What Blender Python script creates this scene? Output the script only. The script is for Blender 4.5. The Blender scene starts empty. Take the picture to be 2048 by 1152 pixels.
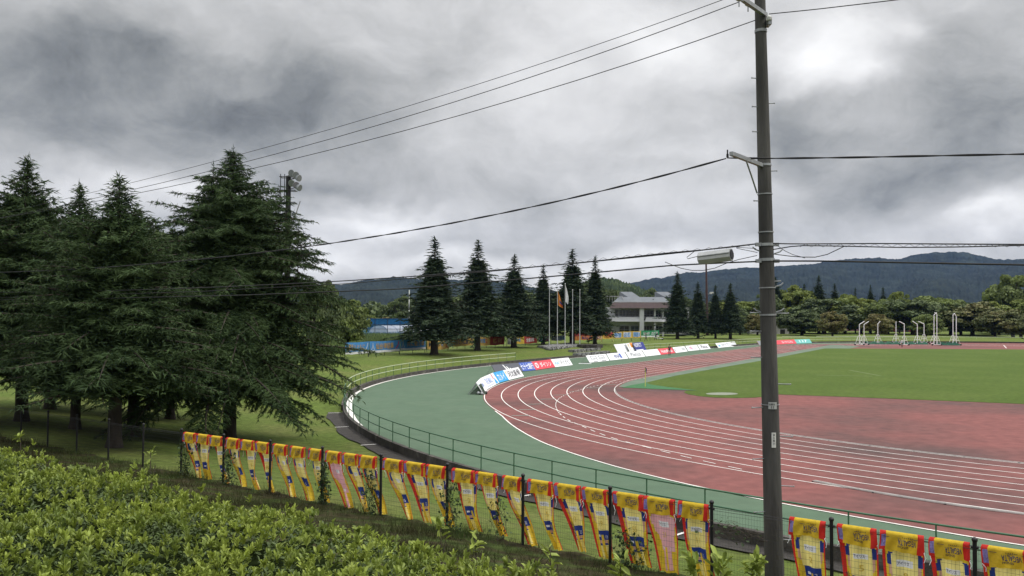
import bpy, bmesh, math, random
import numpy as np
from mathutils import Vector, Matrix
random.seed(7); rng = np.random.default_rng(11)
sc = bpy.context.scene
col = sc.collection
PI = math.pi
# ------------------------------------------------------------------ camera
H, FPX, YH, ROLL = 5.903, 1672.786, 628.804, 0.0049
PITCH = math.atan((YH - 576) / FPX)
cam = bpy.data.cameras.new('camera'); camo = bpy.data.objects.new('camera', cam); col.objects.link(camo)
cam.sensor_width = 36; cam.sensor_fit = 'HORIZONTAL'; cam.lens = 36 * FPX / 2048
cam.clip_start = .1; cam.clip_end = 20000
_r = Vector((1, 0, 0)); _u = Vector((0, -math.sin(PITCH), math.cos(PITCH))); _f = Vector((0, math.cos(PITCH), math.sin(PITCH)))
_c, _s = math.cos(ROLL), math.sin(ROLL)
R_, U_ = _r * _c + _u * _s, _u * _c - _r * _s
camo.matrix_world = Matrix(((R_.x, U_.x, -_f.x, 0), (R_.y, U_.y, -_f.y, 0), (R_.z, U_.z, -_f.z, H), (0, 0, 0, 1)))
sc.camera = camo
def ray(px, py):
    """direction of a point of the photograph (2048 x 1152), scaled so y = 1"""
    cx, cy = (px - 1024) / FPX, -(py - 576) / FPX
    v = R_ * cx + U_ * cy + _f
    return v / v.y
def UZ(px, py, z=0.): v = ray(px, py); t = (z - H) / v.z; return Vector((v.x * t, t, z))
def UD(px, py, d): v = ray(px, py); return Vector((v.x * d, d, H + v.z * d))
# ------------------------------------------------------------------ render look
sc.view_settings.view_transform = 'Standard'; sc.view_settings.look = 'None'
sc.view_settings.exposure = 0.0; sc.view_settings.gamma = 1.0
sc.cycles.max_bounces = 5; sc.cycles.diffuse_bounces = 3; sc.cycles.transparent_max_bounces = 8
sc.cycles.volume_bounces = 0; sc.cycles.use_denoising = True
# ------------------------------------------------------------------ sky
SUN_AZ, SUN_EL = math.radians(98), math.radians(52)     # azimuth from +Y towards +X
w = bpy.data.worlds.new('World'); sc.world = w; w.use_nodes = True
nt = w.node_tree; N = nt.nodes; L = nt.links; N.clear()
def nd(t, **k):
    n = N.new(t)
    for a, b in k.items(): setattr(n, a, b)
    return n
def wm(op, a, b=None, c=None):
    n = nd('ShaderNodeMath', operation=op)
    for i, v in enumerate((a, b, c)):
        if v is None: continue
        if isinstance(v, (int, float)): n.inputs[i].default_value = v
        else: L.new(v, n.inputs[i])
    return n.outputs[0]
def wv(op, a, b=None):
    n = nd('ShaderNodeVectorMath', operation=op)
    for i, v in enumerate((a, b)):
        if v is None: continue
        if isinstance(v, (tuple, list)): n.inputs[i].default_value = v
        else: L.new(v, n.inputs[i])
    return n
tc = nd('ShaderNodeTexCoord'); dirv = tc.outputs['Generated']
sky = nd('ShaderNodeTexSky', sky_type='NISHITA'); sky.sun_disc = False
sky.sun_elevation = SUN_EL; sky.sun_rotation = SUN_AZ
sep = nd('ShaderNodeSeparateXYZ'); L.new(dirv, sep.inputs[0])
# cloud layer coordinates (flattened towards the horizon like a real deck of cloud)
den = wm('ADD', wm('MAXIMUM', sep.outputs[2], 0.0), 0.34)
cmb = nd('ShaderNodeCombineXYZ'); L.new(wm('DIVIDE', sep.outputs[0], den), cmb.inputs[0]); L.new(wm('DIVIDE', sep.outputs[1], den), cmb.inputs[1])
def noise(vec, scale, detail=6, rough=.55, off=(0, 0, 0), dist=0.):
    a = wv('ADD', vec, off)
    n = nd('ShaderNodeTexNoise'); L.new(a.outputs[0], n.inputs['Vector'])
    n.inputs['Scale'].default_value = scale; n.inputs['Detail'].default_value = detail; n.inputs['Roughness'].default_value = rough
    n.inputs['Distortion'].default_value = dist
    return n
n1 = noise(wv('MULTIPLY', dirv, (1, 1, 1.7)).outputs[0], 3.6, 6, .50, (3.1, 1.7, 0), .15).outputs['Fac']
n2 = noise(cmb.outputs[0], 2.4, 8, .55, (9.4, 2.2, 0), .25).outputs['Fac']
wp = noise(wv('MULTIPLY', dirv, (1, 1, 1.3)).outputs[0], 5.5, 5, .50, (5., 3., 1.)).outputs['Color']
wp2 = wv('SCALE', wv('SUBTRACT', wp, (.5, .5, .5)).outputs[0]); wp2.inputs['Scale'].default_value = .17
dw = wv('ADD', dirv, wp2.outputs[0]).outputs[0]
n3 = noise(wv('MULTIPLY', dw, (1, 1, 1.7)).outputs[0], 9.0, 10, .60, (1.4, 5.2, 2.), .0).outputs['Fac']
# cloud masses: photo x, y, half widths (x, y) in photo pixels, gain
BLOBS = [(130, 240, 310, 95, -.25), (570, 225, 230, 70, -.27), (330, 140, 300, 55, -.15), (60, 30, 200, 40, .05), (880, 60, 140, 60, -.03),
         (1040, 250, 150, 130, .17), (1290, 90, 190, 100, .20), (1670, 90, 80, 75, .25), (1735, 175, 70, 36, .30), (1840, 40, 40, 30, .22), (1620, 150, 50, 40, .15), (1620, 320, 90, 80, -.14),
         (1930, 280, 170, 120, -.30), (1960, 40, 150, 60, -.20), (1400, 280, 120, 50, .05), (1570, 240, 60, 60, -.16), (640, 350, 190, 26, -.16), (760, 440, 110, 34, .34),
         (330, 385, 150, 26, .30), (60, 395, 120, 18, .16), (1020, 385, 220, 30, -.03), (930, 450, 120, 30, .10), (1180, 470, 180, 22, -.05), (1380, 530, 220, 30, .32), (400, 520, 400, 30, .1),
         (1750, 460, 190, 30, .08), (1990, 485, 80, 22, .34), (1900, 400, 200, 36, -.10), (1000, 520, 220, 22, .22), (700, 520, 120, 30, .22), (1480, 410, 120, 40, .08)]
tot = None
for (bx, by, sx, sy, g) in BLOBS:
    d0 = ray(bx, by).normalized()
    df = wv('SUBTRACT', dw, tuple(d0)).outputs[0]
    rt = Vector((d0.y, -d0.x, 0)).normalized(); up = rt.cross(d0)
    ax = wm('DIVIDE', wv('DOT_PRODUCT', df, tuple(rt)).outputs['Value'], sx / FPX)
    ay = wm('DIVIDE', wv('DOT_PRODUCT', df, tuple(up)).outputs['Value'], sy / FPX)
    q = wm('ADD', wm('MULTIPLY', ax, ax), wm('MULTIPLY', ay, ay))
    gk = wm('MULTIPLY', wm('EXPONENT', wm('MULTIPLY', q, -.9)), g)
    fr = wm('GREATER_THAN', sep.outputs[1], 0.)
    gk = wm('MULTIPLY', gk, fr)
    tot = gk if tot is None else wm('ADD', tot, gk)
base = wm('ADD', .61, wm('MULTIPLY', wm('SUBTRACT', n1, .5), .40))
base = wm('ADD', base, wm('MULTIPLY', wm('SUBTRACT', n2, .5), .46))
base = wm('ADD', base, wm('MULTIPLY', wm('SUBTRACT', n3, .5), .50))
lum = wm('MAXIMUM', wm('ADD', base, tot), .13)
# the deck overhead, outside the frame, is the bright part of an overcast sky
hi = wm('MULTIPLY', wm('SMOOTH_MIN', wm('MAXIMUM', wm('SUBTRACT', sep.outputs[2], .38), 0), .5, .1), 3.4)
lum = wm('ADD', lum, hi)
ramp = nd('ShaderNodeValToRGB'); L.new(lum, ramp.inputs[0])
e = ramp.color_ramp.elements; e[0].position = 0.; e[0].color = (0., 0., 0., 1)
e[1].position = 1.; e[1].color = (1, 1, 1.0, 1)
for p_, c_ in ((.12, (.103, .109, .112)), (.3, (.264, .276, .278)), (.5, (.485, .49, .487)), (.75, (.76, .76, .762))):
    q_ = e.new(p_); q_.color = (*c_, 1)
clc = wv('SCALE', ramp.outputs[0]); L.new(wm('MAXIMUM', lum, 1.0), clc.inputs['Scale'])
skc = wv('SCALE', sky.outputs[0]); skc.inputs['Scale'].default_value = .10
mix = nd('ShaderNodeMix', data_type='RGBA'); mix.inputs[0].default_value = .97
L.new(skc.outputs[0], mix.inputs[6]); L.new(clc.outputs[0], mix.inputs[7])
bg = nd('ShaderNodeBackground'); L.new(mix.outputs[2], bg.inputs[0]); bg.inputs[1].default_value = 1.0
L.new(bg.outputs[0], nd('ShaderNodeOutputWorld').inputs[0])
w.cycles.sampling_method = 'MANUAL'; w.cycles.sample_map_resolution = 512
# ------------------------------------------------------------------ sun
sl = bpy.data.lights.new('sun', 'SUN'); sl.energy = 2.0; sl.angle = math.radians(14); sl.color = (1, .95, .87)
so = bpy.data.objects.new('sun', sl); col.objects.link(so)
sd = Vector((math.sin(SUN_AZ) * math.cos(SUN_EL), math.cos(SUN_AZ) * math.cos(SUN_EL), math.sin(SUN_EL)))
so.rotation_euler = sd.to_track_quat('Z', 'Y').to_euler(); so.location = sd * 60
# ------------------------------------------------------------------ helpers
MATS = {}
def mat(name, c, rough=.7, var=0., scale=1., bump=0., bscale=20., metal=0., c2=None, c2s=3., c2t=(.45, .62), trans=0., stretch=None, spec=.4, alpha=None, det=5):
    """procedural surface: base colour broken up by noise, optional second colour in patches, bump"""
    if name in MATS: return MATS[name]
    m = bpy.data.materials.new(name); m.use_nodes = True; n = m.node_tree.nodes; l = m.node_tree.links
    b = n['Principled BSDF']; b.inputs['Roughness'].default_value = rough; b.inputs['Metallic'].default_value = metal
    b.inputs['Specular IOR Level'].default_value = spec
    t = n.new('ShaderNodeTexCoord'); vec = t.outputs['Object']
    if stretch:
        mp = n.new('ShaderNodeMapping'); mp.inputs['Scale'].default_value = stretch; l.new(vec, mp.inputs[0]); vec = mp.outputs[0]
    cur = None
    if c2 is not None:
        q = n.new('ShaderNodeTexNoise'); q.inputs['Scale'].default_value = c2s; q.inputs['Detail'].default_value = det; l.new(vec, q.inputs['Vector'])
        mr = n.new('ShaderNodeMapRange'); mr.inputs[1].default_value, mr.inputs[2].default_value = c2t; l.new(q.outputs['Fac'], mr.inputs[0])
        mx = n.new('ShaderNodeMix'); mx.data_type = 'RGBA'; mx.inputs[6].default_value = (*c, 1); mx.inputs[7].default_value = (*c2, 1); l.new(mr.outputs[0], mx.inputs[0]); cur = mx.outputs[2]
    if var > 0:
        q = n.new('ShaderNodeTexNoise'); q.inputs['Scale'].default_value = scale; q.inputs['Detail'].default_value = 6; l.new(vec, q.inputs['Vector'])
        mr = n.new('ShaderNodeMapRange'); mr.inputs[1].default_value = .3; mr.inputs[2].default_value = .7; mr.inputs[3].default_value = 1 - var; mr.inputs[4].default_value = 1 + var
        l.new(q.outputs['Fac'], mr.inputs[0])
        vs = n.new('ShaderNodeVectorMath'); vs.operation = 'SCALE'; vs.inputs[0].default_value = c
        if cur: l.new(cur, vs.inputs[0])
        l.new(mr.outputs[0], vs.inputs['Scale']); cur = vs.outputs[0]
    if cur: l.new(cur, b.inputs['Base Color'])
    else: b.inputs['Base Color'].default_value = (*c, 1)
    if bump:
        q = n.new('ShaderNodeTexNoise'); q.inputs['Scale'].default_value = bscale; q.inputs['Detail'].default_value = 4; l.new(vec, q.inputs['Vector'])
        bp = n.new('ShaderNodeBump'); bp.inputs['Strength'].default_value = min(1, bump); bp.inputs['Distance'].default_value = .05 * max(1, bump); l.new(q.outputs['Fac'], bp.inputs['Height']); l.new(bp.outputs[0], b.inputs['Normal'])
    if trans:
        tb = n.new('ShaderNodeBsdfTranslucent'); ms = n.new('ShaderNodeMixShader'); ms.inputs[0].default_value = trans
        if cur: l.new(cur, tb.inputs[0])
        else: tb.inputs[0].default_value = (*c, 1)
        l.new(b.outputs[0], ms.inputs[1]); l.new(tb.outputs[0], ms.inputs[2]); l.new(ms.outputs[0], n['Material Output'].inputs[0])
    if alpha is not None: b.inputs['Alpha'].default_value = alpha
    MATS[name] = m; return m
def link(name, me, parent=None, mats=()):
    o = bpy.data.objects.new(name, me); col.objects.link(o)
    if parent is not None: o.parent = parent
    for m in mats: me.materials.append(m)
    return o
def tag(o, label=None, cat=None, group=None, kind=None):
    if label: o['label'] = label
    if cat: o['category'] = cat
    if group: o['group'] = group
    if kind: o['kind'] = kind
    return o
def empty(name, loc, label, cat, group=None, rz=0.):
    o = bpy.data.objects.new(name, None); col.objects.link(o); o.location = loc; o.rotation_euler = (0, 0, rz); o.empty_display_size = .3
    return tag(o, label, cat, group)
def copy_tree(o, parent=None):
    c = o.copy(); col.objects.link(c); c.parent = parent
    for ch in list(o.children): copy_tree(ch, c)
    return c
def np_mesh(name, V, F, mi=None, smooth=False):
    """V (n,3), F (m,k) all faces with k corners"""
    V = np.asarray(V, np.float32); F = np.asarray(F, np.int32)
    me = bpy.data.meshes.new(name); me.vertices.add(len(V)); me.vertices.foreach_set('co', V.ravel())
    me.loops.add(F.size); me.loops.foreach_set('vertex_index', F.ravel())
    me.polygons.add(len(F)); me.polygons.foreach_set('loop_start', np.arange(0, F.size, F.shape[1], dtype=np.int32))
    me.polygons.foreach_set('loop_total', np.full(len(F), F.shape[1], np.int32))
    if mi is not None: me.polygons.foreach_set('material_index', np.asarray(mi, np.int32))
    if smooth: me.polygons.foreach_set('use_smooth', np.ones(len(F), bool))
    me.update(); me.validate(); return me
class MB:
    """collects simple solids and builds them as one mesh object"""
    def __init__(s): s.v = []; s.f = []; s.m = []; s.sm = []
    def add(s, V, F, m=0, smooth=False):
        o = len(s.v); s.v += [tuple(p) for p in V]; s.f += [tuple(i + o for i in f) for f in F]; s.m += [m] * len(F); s.sm += [smooth] * len(F); return s
    def box(s, c, d, rz=0., m=0, bev=0.):
        hx, hy, hz = d[0] / 2, d[1] / 2, d[2] / 2; ca, sa = math.cos(rz), math.sin(rz)
        if bev:
            b = min(bev, hx * .9, hy * .9); P = [(-hx + b, -hy), (hx - b, -hy), (hx, -hy + b), (hx, hy - b), (hx - b, hy), (-hx + b, hy), (-hx, hy - b), (-hx, -hy + b)]
        else: P = [(-hx, -hy), (hx, -hy), (hx, hy), (-hx, hy)]
        k = len(P); V = [(c[0] + x * ca - y * sa, c[1] + x * sa + y * ca, c[2] + z) for z in (-hz, hz) for x, y in P]
        F = [tuple(range(k))[::-1], tuple(range(k, 2 * k))] + [(i, (i + 1) % k, k + (i + 1) % k, k + i) for i in range(k)]
        return s.add(V, F, m)
    def tube(s, P, r, seg=8, m=0, cap=True, smooth=True):
        P = [Vector(p) for p in P]; n = len(P); rs = r if isinstance(r, (list, tuple)) else [r] * n
        V = []; prev = None
        for i in range(n):
            t = (P[min(i + 1, n - 1)] - P[max(i - 1, 0)]).normalized()
            a = prev if prev is not None else (Vector((0, 0, 1)) if abs(t.z) < .9 else Vector((1, 0, 0)))
            x = (a - t * a.dot(t)).normalized(); prev = x; y = t.cross(x)
            for j in range(seg): q = 2 * PI * j / seg; V.append(P[i] + (x * math.cos(q) + y * math.sin(q)) * rs[i])
        F = [(i * seg + j, i * seg + (j + 1) % seg, (i + 1) * seg + (j + 1) % seg, (i + 1) * seg + j) for i in range(n - 1) for j in range(seg)]
        s.add(V, F, m, smooth)
        if cap: s.add(V[:seg], [tuple(range(seg))[::-1]], m); s.add(V[-seg:], [tuple(range(seg))], m)
        return s
    def ball(s, c, r, seg=10, rings=6, m=0, sc_=(1, 1, 1)):
        V = [(c[0], c[1], c[2] - r * sc_[2])]
        for i in range(1, rings):
            a = -PI / 2 + PI * i / rings
            for j in range(seg): q = 2 * PI * j / seg; V.append((c[0] + r * sc_[0] * math.cos(a) * math.cos(q), c[1] + r * sc_[1] * math.cos(a) * math.sin(q), c[2] + r * sc_[2] * math.sin(a)))
        V.append((c[0], c[1], c[2] + r * sc_[2])); F = []
        for j in range(seg): F.append((0, 1 + (j + 1) % seg, 1 + j)); F.append((len(V) - 1, len(V) - 1 - seg + j, len(V) - 1 - seg + (j + 1) % seg))
        for i in range(rings - 2):
            for j in range(seg): a = 1 + i * seg; F.append((a + j, a + (j + 1) % seg, a + seg + (j + 1) % seg, a + seg + j))
        return s.add(V, F, m, True)
    def quadbox(s, O, ex, ez, w_, h_, th, m=0):
        """slab with its front face at O + ex*w, ez*h, thickness behind"""
        nn = ex.cross(ez).normalized(); V = []
        for dpt in (0, -th):
            for a, b in ((0, 0), (w_, 0), (w_, h_), (0, h_)): V.append(O + ex * a + ez * b + nn * dpt)
        return s.add(V, [(0, 1, 2, 3), (7, 6, 5, 4), (0, 4, 5, 1), (1, 5, 6, 2), (2, 6, 7, 3), (3, 7, 4, 0)], m)
    def build(s, name, mats, parent=None, inv=None):
        me = bpy.data.meshes.new(name)
        V = s.v if inv is None else [tuple(Vector(p) - Vector(inv)) for p in s.v]
        me.from_pydata(V, [], s.f); me.polygons.foreach_set('material_index', s.m); me.polygons.foreach_set('use_smooth', s.sm); me.update()
        return link(name, me, parent, mats if isinstance(mats, (list, tuple)) else [mats])
_TX = {}
def text2d(t):
    """outline of a word as flat triangles, scaled to height 1 (x 0..aspect)"""
    if t in _TX: return _TX[t]
    cu = bpy.data.curves.new('t', 'FONT'); cu.body = t; cu.size = 1; cu.resolution_u = 3; cu.offset = .012
    o = bpy.data.objects.new('t', cu); col.objects.link(o)
    dg = bpy.context.evaluated_depsgraph_get(); dg.update(); me = bpy.data.meshes.new_from_object(o.evaluated_get(dg))
    V = np.array([v.co[:2] for v in me.vertices]) if len(me.vertices) else np.zeros((0, 2)); F = [tuple(p.vertices) for p in me.polygons]
    bpy.data.objects.remove(o); bpy.data.curves.remove(cu); bpy.data.meshes.remove(me)
    if len(V): V -= V.min(0); V /= V[:, 1].max()
    _TX[t] = (V, F); return _TX[t]
def put_text(mb, t, fn, x0, y0, x1, y1, m=0):
    """word stretched into the rectangle x0..x1, y0..y1 of a surface, fn(x, y) -> point"""
    V, F = text2d(t)
    if not len(V): return
    a = V[:, 0].max(); mb.add([fn(x0 + v[0] / a * (x1 - x0), y0 + v[1] * (y1 - y0)) for v in V], F, m)
# ------------------------------------------------------------------ stadium frame
CX, CY, TH, RI = 44.1926, 61.449, 1.0515, 36.3917
u_ = (math.cos(TH), math.sin(TH)); v_ = (-math.sin(TH), math.cos(TH))
def S2W(s, n, z=0.): return Vector((CX + s * u_[0] + n * v_[0], CY + s * u_[1] + n * v_[1], z))
def W2S(x, y): return ((x - CX) * u_[0] + (y - CY) * u_[1], (x - CX) * v_[0] + (y - CY) * v_[1])
SL = 84.4
def loop(tab_b, tab_f, r_right, n_near, step=1.0):
    """closed outline of the arena: left bend radius by angle, far straight by s, right bend, near straight. returns (N,2) in s,n"""
    P = []
    for s in np.arange(SL, 0, -step): P.append((s, np.interp(s, *zip(*tab_f))))
    for a in np.arange(90, 270, math.degrees(step / 50)): r = np.interp(a, *zip(*tab_b)); P.append((r * math.cos(math.radians(a)), r * math.sin(math.radians(a))))
    for s in np.arange(0, SL, step): P.append((s, -n_near))
    for a in np.arange(-90, 90, math.degrees(step / 50)):
        rr = r_right if not isinstance(r_right, list) else np.interp(a, *zip(*r_right)); P.append((SL + rr * math.cos(math.radians(a)), rr * math.sin(math.radians(a))))
    return np.array(P)
ED = loop([(90, 57.8), (104, 56.9), (113, 56.6), (121.4, 56.0), (126, 55.75), (130, 55.5), (138, 55.3), (143, 55.0), (149, 54.65), (165.6, 53.85), (175, 53.7), (270, 53.7)],
          [(0, 57.8), (10, 58), (27, 57.6), (38, 56.6), (50, 55.6), (84.4, 50)], [(-90, 60), (0, 61), (22, 54), (50, 52), (90, 50)], 53.7)
k_ = 9; EDs = sum(np.roll(ED, i, 0) for i in range(-k_, k_ + 1)) / (2 * k_ + 1); ED = EDs
EDW = np.array([S2W(*p)[:2] for p in ED])
tg = np.roll(EDW, -1, 0) - np.roll(EDW, 1, 0); tg /= np.linalg.norm(tg, axis=1)[:, None]
NRM = np.stack([-tg[:, 1], tg[:, 0]], 1)
cen = np.array(S2W(SL / 2, 0)[:2]); NRM *= np.sign(((EDW - cen) * NRM).sum(1))[:, None]
EANG = np.degrees(np.arctan2(ED[:, 1], ED[:, 0])) % 360
# near-side weight (1 where the ground outside is lower than the apron)
def nearw(s, n):
    a = math.degrees(math.atan2(n, s)) % 360
    if s > 0: return 0. if n > 0 else 1.
    return float(np.clip((a - 120) / 9, 0, 1))
EW = np.array([nearw(*p) for p in ED])
F0 = Vector((-9.42, 24.018, 0)); FD = Vector((.80497, -.59331, 0)).normalized(); FN = Vector((.59331, .80497, 0)).normalized()
def sm(x): x = min(1, max(0, x)); return x * x * (3 - 2 * x)
def gz(x, y, e, wn):
    b = (x - F0.x) * FN.x + (y - F0.y) * FN.y
    far = .27 + .72 * sm(e / 9)
    if b > 0:
        a = max(e - 1.15, 0); near = -.36 + 1.60 * sm(a / (a + b + 1e-6)) if e > 0 else -.36
    else: near = 1.24 + 2.2 * min(1, (-b / 9)) ** 1.25
    z = far * (1 - wn) + near * wn
    if b < 0: z = near
    return z
def edge_info(x, y):
    d = ((EDW - (x, y)) ** 2).sum(1); i = int(d.argmin()); p = EDW[i]; n = NRM[i]
    return (x - p[0]) * n[0] + (y - p[1]) * n[1], EW[i]
def Z(x, y): e, wn = edge_info(x, y); return gz(x, y, e, wn) if e > 0 else 0.
def G(px, py):
    """where the ground is met behind a point of the photograph"""
    v = ray(px, py); lo = None
    for d in np.concatenate([np.arange(8, 60, .5), np.arange(60, 600, 3)]):
        z = H + v.z * d
        if z < Z(v.x * d, d): break
        lo = d
    hi = d; lo = lo or d
    for _ in range(18):
        m = (lo + hi) / 2
        if H + v.z * m < Z(v.x * m, m): hi = m
        else: lo = m
    return Vector((v.x * hi, hi, Z(v.x * hi, hi)))
# ------------------------------------------------------------------ materials
M_lawn = mat('lawn', (.098, .138, .030), .95, .28, 3.5, .9, 40, c2=(.128, .145, .044), c2s=.30, c2t=(.42, .7), spec=.1)
M_pitch = mat('pitch_turf', (.071, .110, .022), .95, .20, 2.2, .7, 60, c2=(.084, .122, .027), c2s=.12, spec=.1)
M_red = mat('red_running_surface', (.180, .066, .060), .88, .20, 1.6, .25, 90, c2=(.085, .050, .047), c2s=.085, c2t=(.46, .68), det=8, stretch=(1, 1, 1), spec=.25)
M_green = mat('green_surface', (.078, .126, .080), .88, .08, 1.3, .25, 90, c2=(.086, .133, .086), c2s=.35, spec=.25)
M_line = mat('line_paint', (.74, .72, .68), .7, .08, 3)
M_dark = mat('weathered_concrete', (.055, .050, .044), .95, .4, 2., .6, 12, c2=(.13, .12, .105), c2s=1.3, c2t=(.55, .75))
M_path = mat('dark_asphalt', (.040, .036, .032), .95, .3, 3., .5, 40)
M_rail = mat('rail_paint_green', (.050, .125, .070), .45, .1, 5)
M_railp = mat('rail_pale_and_skylit', (.40, .45, .30), .45, .1, 5)  # pale paint; on the far apron rails the colour carries sky light
M_black = mat('black_metal', (.012, .012, .013), .45, .1, 5)
M_bark = mat('bark', (.045, .036, .028), .95, .4, 6, .9, 25, stretch=(1, 1, .25))
M_conc = mat('pole_concrete', (.066, .064, .060), .9, .35, 5., .4, 30, c2=(.034, .033, .031), c2s=2.2, c2t=(.4, .65), stretch=(1, 1, .15))
M_galv = mat('galvanised_steel', (.30, .31, .32), .5, .2, 8, metal=.5)
M_white = mat('white_paint', (.76, .77, .78), .5, .05, 3)
M_ins = mat('porcelain', (.52, .52, .50), .25)
M_wire = mat('cable_rubber', (.012, .012, .013), .6)
# ------------------------------------------------------------------ ground outside the arena, out to the horizon
OFF = np.concatenate([np.arange(0, 12, .5), np.arange(12, 40, 1.), np.arange(40, 90, 3.), [100, 120, 150, 200, 300, 450, 700, 1100, 1800, 3000]])
V = []; nk = len(EDW)
for j, e_ in enumerate(OFF):
    for i in range(nk):
        x, y = EDW[i] + NRM[i] * e_; V.append((x, y, gz(x, y, e_, EW[i]) - (.02 if e_ == 0 else 0)))
F = [(j * nk + i, j * nk + (i + 1) % nk, (j + 1) * nk + (i + 1) % nk, (j + 1) * nk + i) for j in range(len(OFF) - 1) for i in range(nk)]
tag(link('ground', np_mesh('ground', V, F, smooth=True), None, [M_lawn]), kind='structure')
# ------------------------------------------------------------------ arena floor
def sheet(name, P, z, m, kind='structure', skirt=0.):
    bm = bmesh.new(); vs = [bm.verts.new((p[0], p[1], z)) for p in P]; f = bm.faces.new(vs)
    if f.normal.z < 0: bmesh.ops.reverse_faces(bm, faces=[f])
    if skirt:
        lo = [bm.verts.new((p[0], p[1], z - skirt)) for p in P]
        for i in range(len(P)): bm.faces.new((vs[i], vs[(i + 1) % len(P)], lo[(i + 1) % len(P)], lo[i]))
    bmesh.ops.triangulate(bm, faces=[f_ for f_ in bm.faces if len(f_.verts) > 4])
    me = bpy.data.meshes.new(name); bm.to_mesh(me); bm.free(); o = link(name, me, None, [m]); return tag(o, kind=kind) if kind else o
def resample(P, step):
    P = np.asarray(P, float); d = np.r_[0, np.cumsum(np.linalg.norm(np.diff(P, axis=0), axis=1))]; n = max(2, int(d[-1] / step)); t = np.linspace(0, d[-1], n + 1)
    return np.stack([np.interp(t, d, P[:, k]) for k in range(P.shape[1])], 1)
def smooth_pts(P, it=2):
    P = np.asarray(P, float)
    for _ in range(it):
        Q = [P[0]]
        for a, b in zip(P[:-1], P[1:]): Q += [a * .75 + b * .25, a * .25 + b * .75]
        Q.append(P[-1]); P = np.array(Q)
    return P
def normals2(P):
    t = np.gradient(P[:, :2], axis=0); t /= np.linalg.norm(t, axis=1)[:, None]; return np.stack([-t[:, 1], t[:, 0]], 1)
def ribbon(mb, P, wd, z, m=0, hgt=0., zs=None):
    """flat (or raised, when hgt) band along a plan line"""
    P = np.asarray(P, float); n = normals2(P); k = len(P); A = P[:, :2] + n * wd / 2; B = P[:, :2] - n * wd / 2; zz = np.full(k, z) if zs is None else zs
    V = [(a[0], a[1], q + hgt) for a, q in zip(A, zz)] + [(b[0], b[1], q + hgt) for b, q in zip(B, zz)]
    F = [(i, k + i, k + i + 1, i + 1) for i in range(k - 1)]
    if hgt:
        V += [(a[0], a[1], q) for a, q in zip(A, zz)] + [(b[0], b[1], q) for b, q in zip(B, zz)]
        F += [(i, i + 1, 2 * k + i + 1, 2 * k + i) for i in range(k - 1)] + [(k + i + 1, k + i, 3 * k + i, 3 * k + i + 1) for i in range(k - 1)]
    mb.add(V, F, m)
sheet('apron', EDW, 0., M_green, skirt=.7)
rbp = [UZ(*p) for p in [(1004, 832), (1014, 842), (1040, 861), (1090.2, 887.3), (1160, 912), (1232.4, 933.8), (1370, 968), (1525, 1000), (1566, 1008), (1800, 1050), (2048, 1092)]]
rb = [(math.degrees(math.atan2(n, s)) % 360, math.hypot(s, n)) for s, n in [W2S(p.x, p.y) for p in rbp]]
RO = RI + 9.76 + .08
RED = loop([(90, RO), (131, RO)] + rb + [(180, 50.4), (270, 50.4)], [(0, RO), (SL, RO)], [(-90, 50.4), (0, 60), (25, 53.5), (45, RO), (90, RO)], 50.4)
REDW = np.array([S2W(*p)[:2] for p in RED])
sheet('red_track', REDW, .008, M_red)
# inside edge strip, pitch and corner turf
def stad(r, s0=None, s1=SL, a0=90, a1=270, step=.6, far=True, near=True):
    P = []
    if far: P += [(s, r) for s in np.arange(s1, 0, -step)]
    P += [(r * math.cos(math.radians(a)), r * math.sin(math.radians(a))) for a in np.arange(a0, a1 + .01, math.degrees(step / r))]
    if near: P += [(s, -r) for s in np.arange(0, s1, step)]
    return np.array([S2W(*p)[:2] for p in P])
strip = [S2W(s, RI - .25)[:2] for s in np.arange(SL + 22, 0, -2)] + [S2W((RI - .25) * math.cos(a), (RI - .25) * math.sin(a))[:2] for a in np.radians(np.arange(90, 109, 1.))] + [S2W(-9, 30)[:2], S2W(100, 30)[:2]]
sheet('inner_strip', strip, .016, mat('pale_green_surface', (.095, .138, .095), .85, .1, .6, c2=(.115, .155, .11), c2s=.3))
pp = [(1243, 775.5), (1262, 771.5), (1290, 766), (1350, 752), (1430, 737.5), (1520, 722), (1590, 708.5), (1650, 697)]
lobe = [(1398, 781.5), (1372, 782), (1368, 785), (1376, 789), (1398, 792.8), (1430, 795.5), (1470, 796.6), (1510, 795.6), (1545, 792.6), (1556, 789.3)]
far_e = [S2W(97, 34 - k) for k in range(0, 70, 10)]
PW = [UZ(*p)[:2] for p in pp] + [UZ(2048, 699.2)[:2], UZ(2300, 700.5)[:2]] + [S2W(-8, -34)[:2], UZ(2048, 808.5)[:2], UZ(1700, 794.5)[:2]] + [UZ(*p)[:2] for p in lobe[::-1]]
sheet('pitch', PW, .024, M_pitch)
sheet('corner_turf', [UZ(*p)[:2] for p in [(1243, 775.8), (1262, 771), (1292, 765.8), (1300, 769.5), (1330, 774), (1398, 781.8), (1330, 779.5)]], .032, mat('artificial_turf', (.035, .13, .045), .9, .15, 6, .5, 60))
sheet('throwing_circle', [UZ(1444 + 32 * math.cos(a), 788.3 + 2.6 * math.sin(a))[:2] for a in np.linspace(0, 2 * PI, 33)[:-1]], .034, mat('circle_concrete', (.19, .21, .16), .9, .1, 4))
m_g = MB()
for a, b in (((1632, 750.5), (1745, 753)), ((1700, 741), (1760, 752))): ribbon(m_g, resample([UZ(*a)[:2], UZ(*b)[:2]], 1.5), .45, .030)
tag(m_g.build('worn_turf_marks', mat('worn_turf', (.088, .128, .030), .95, .2, 2)), kind='structure')
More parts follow.
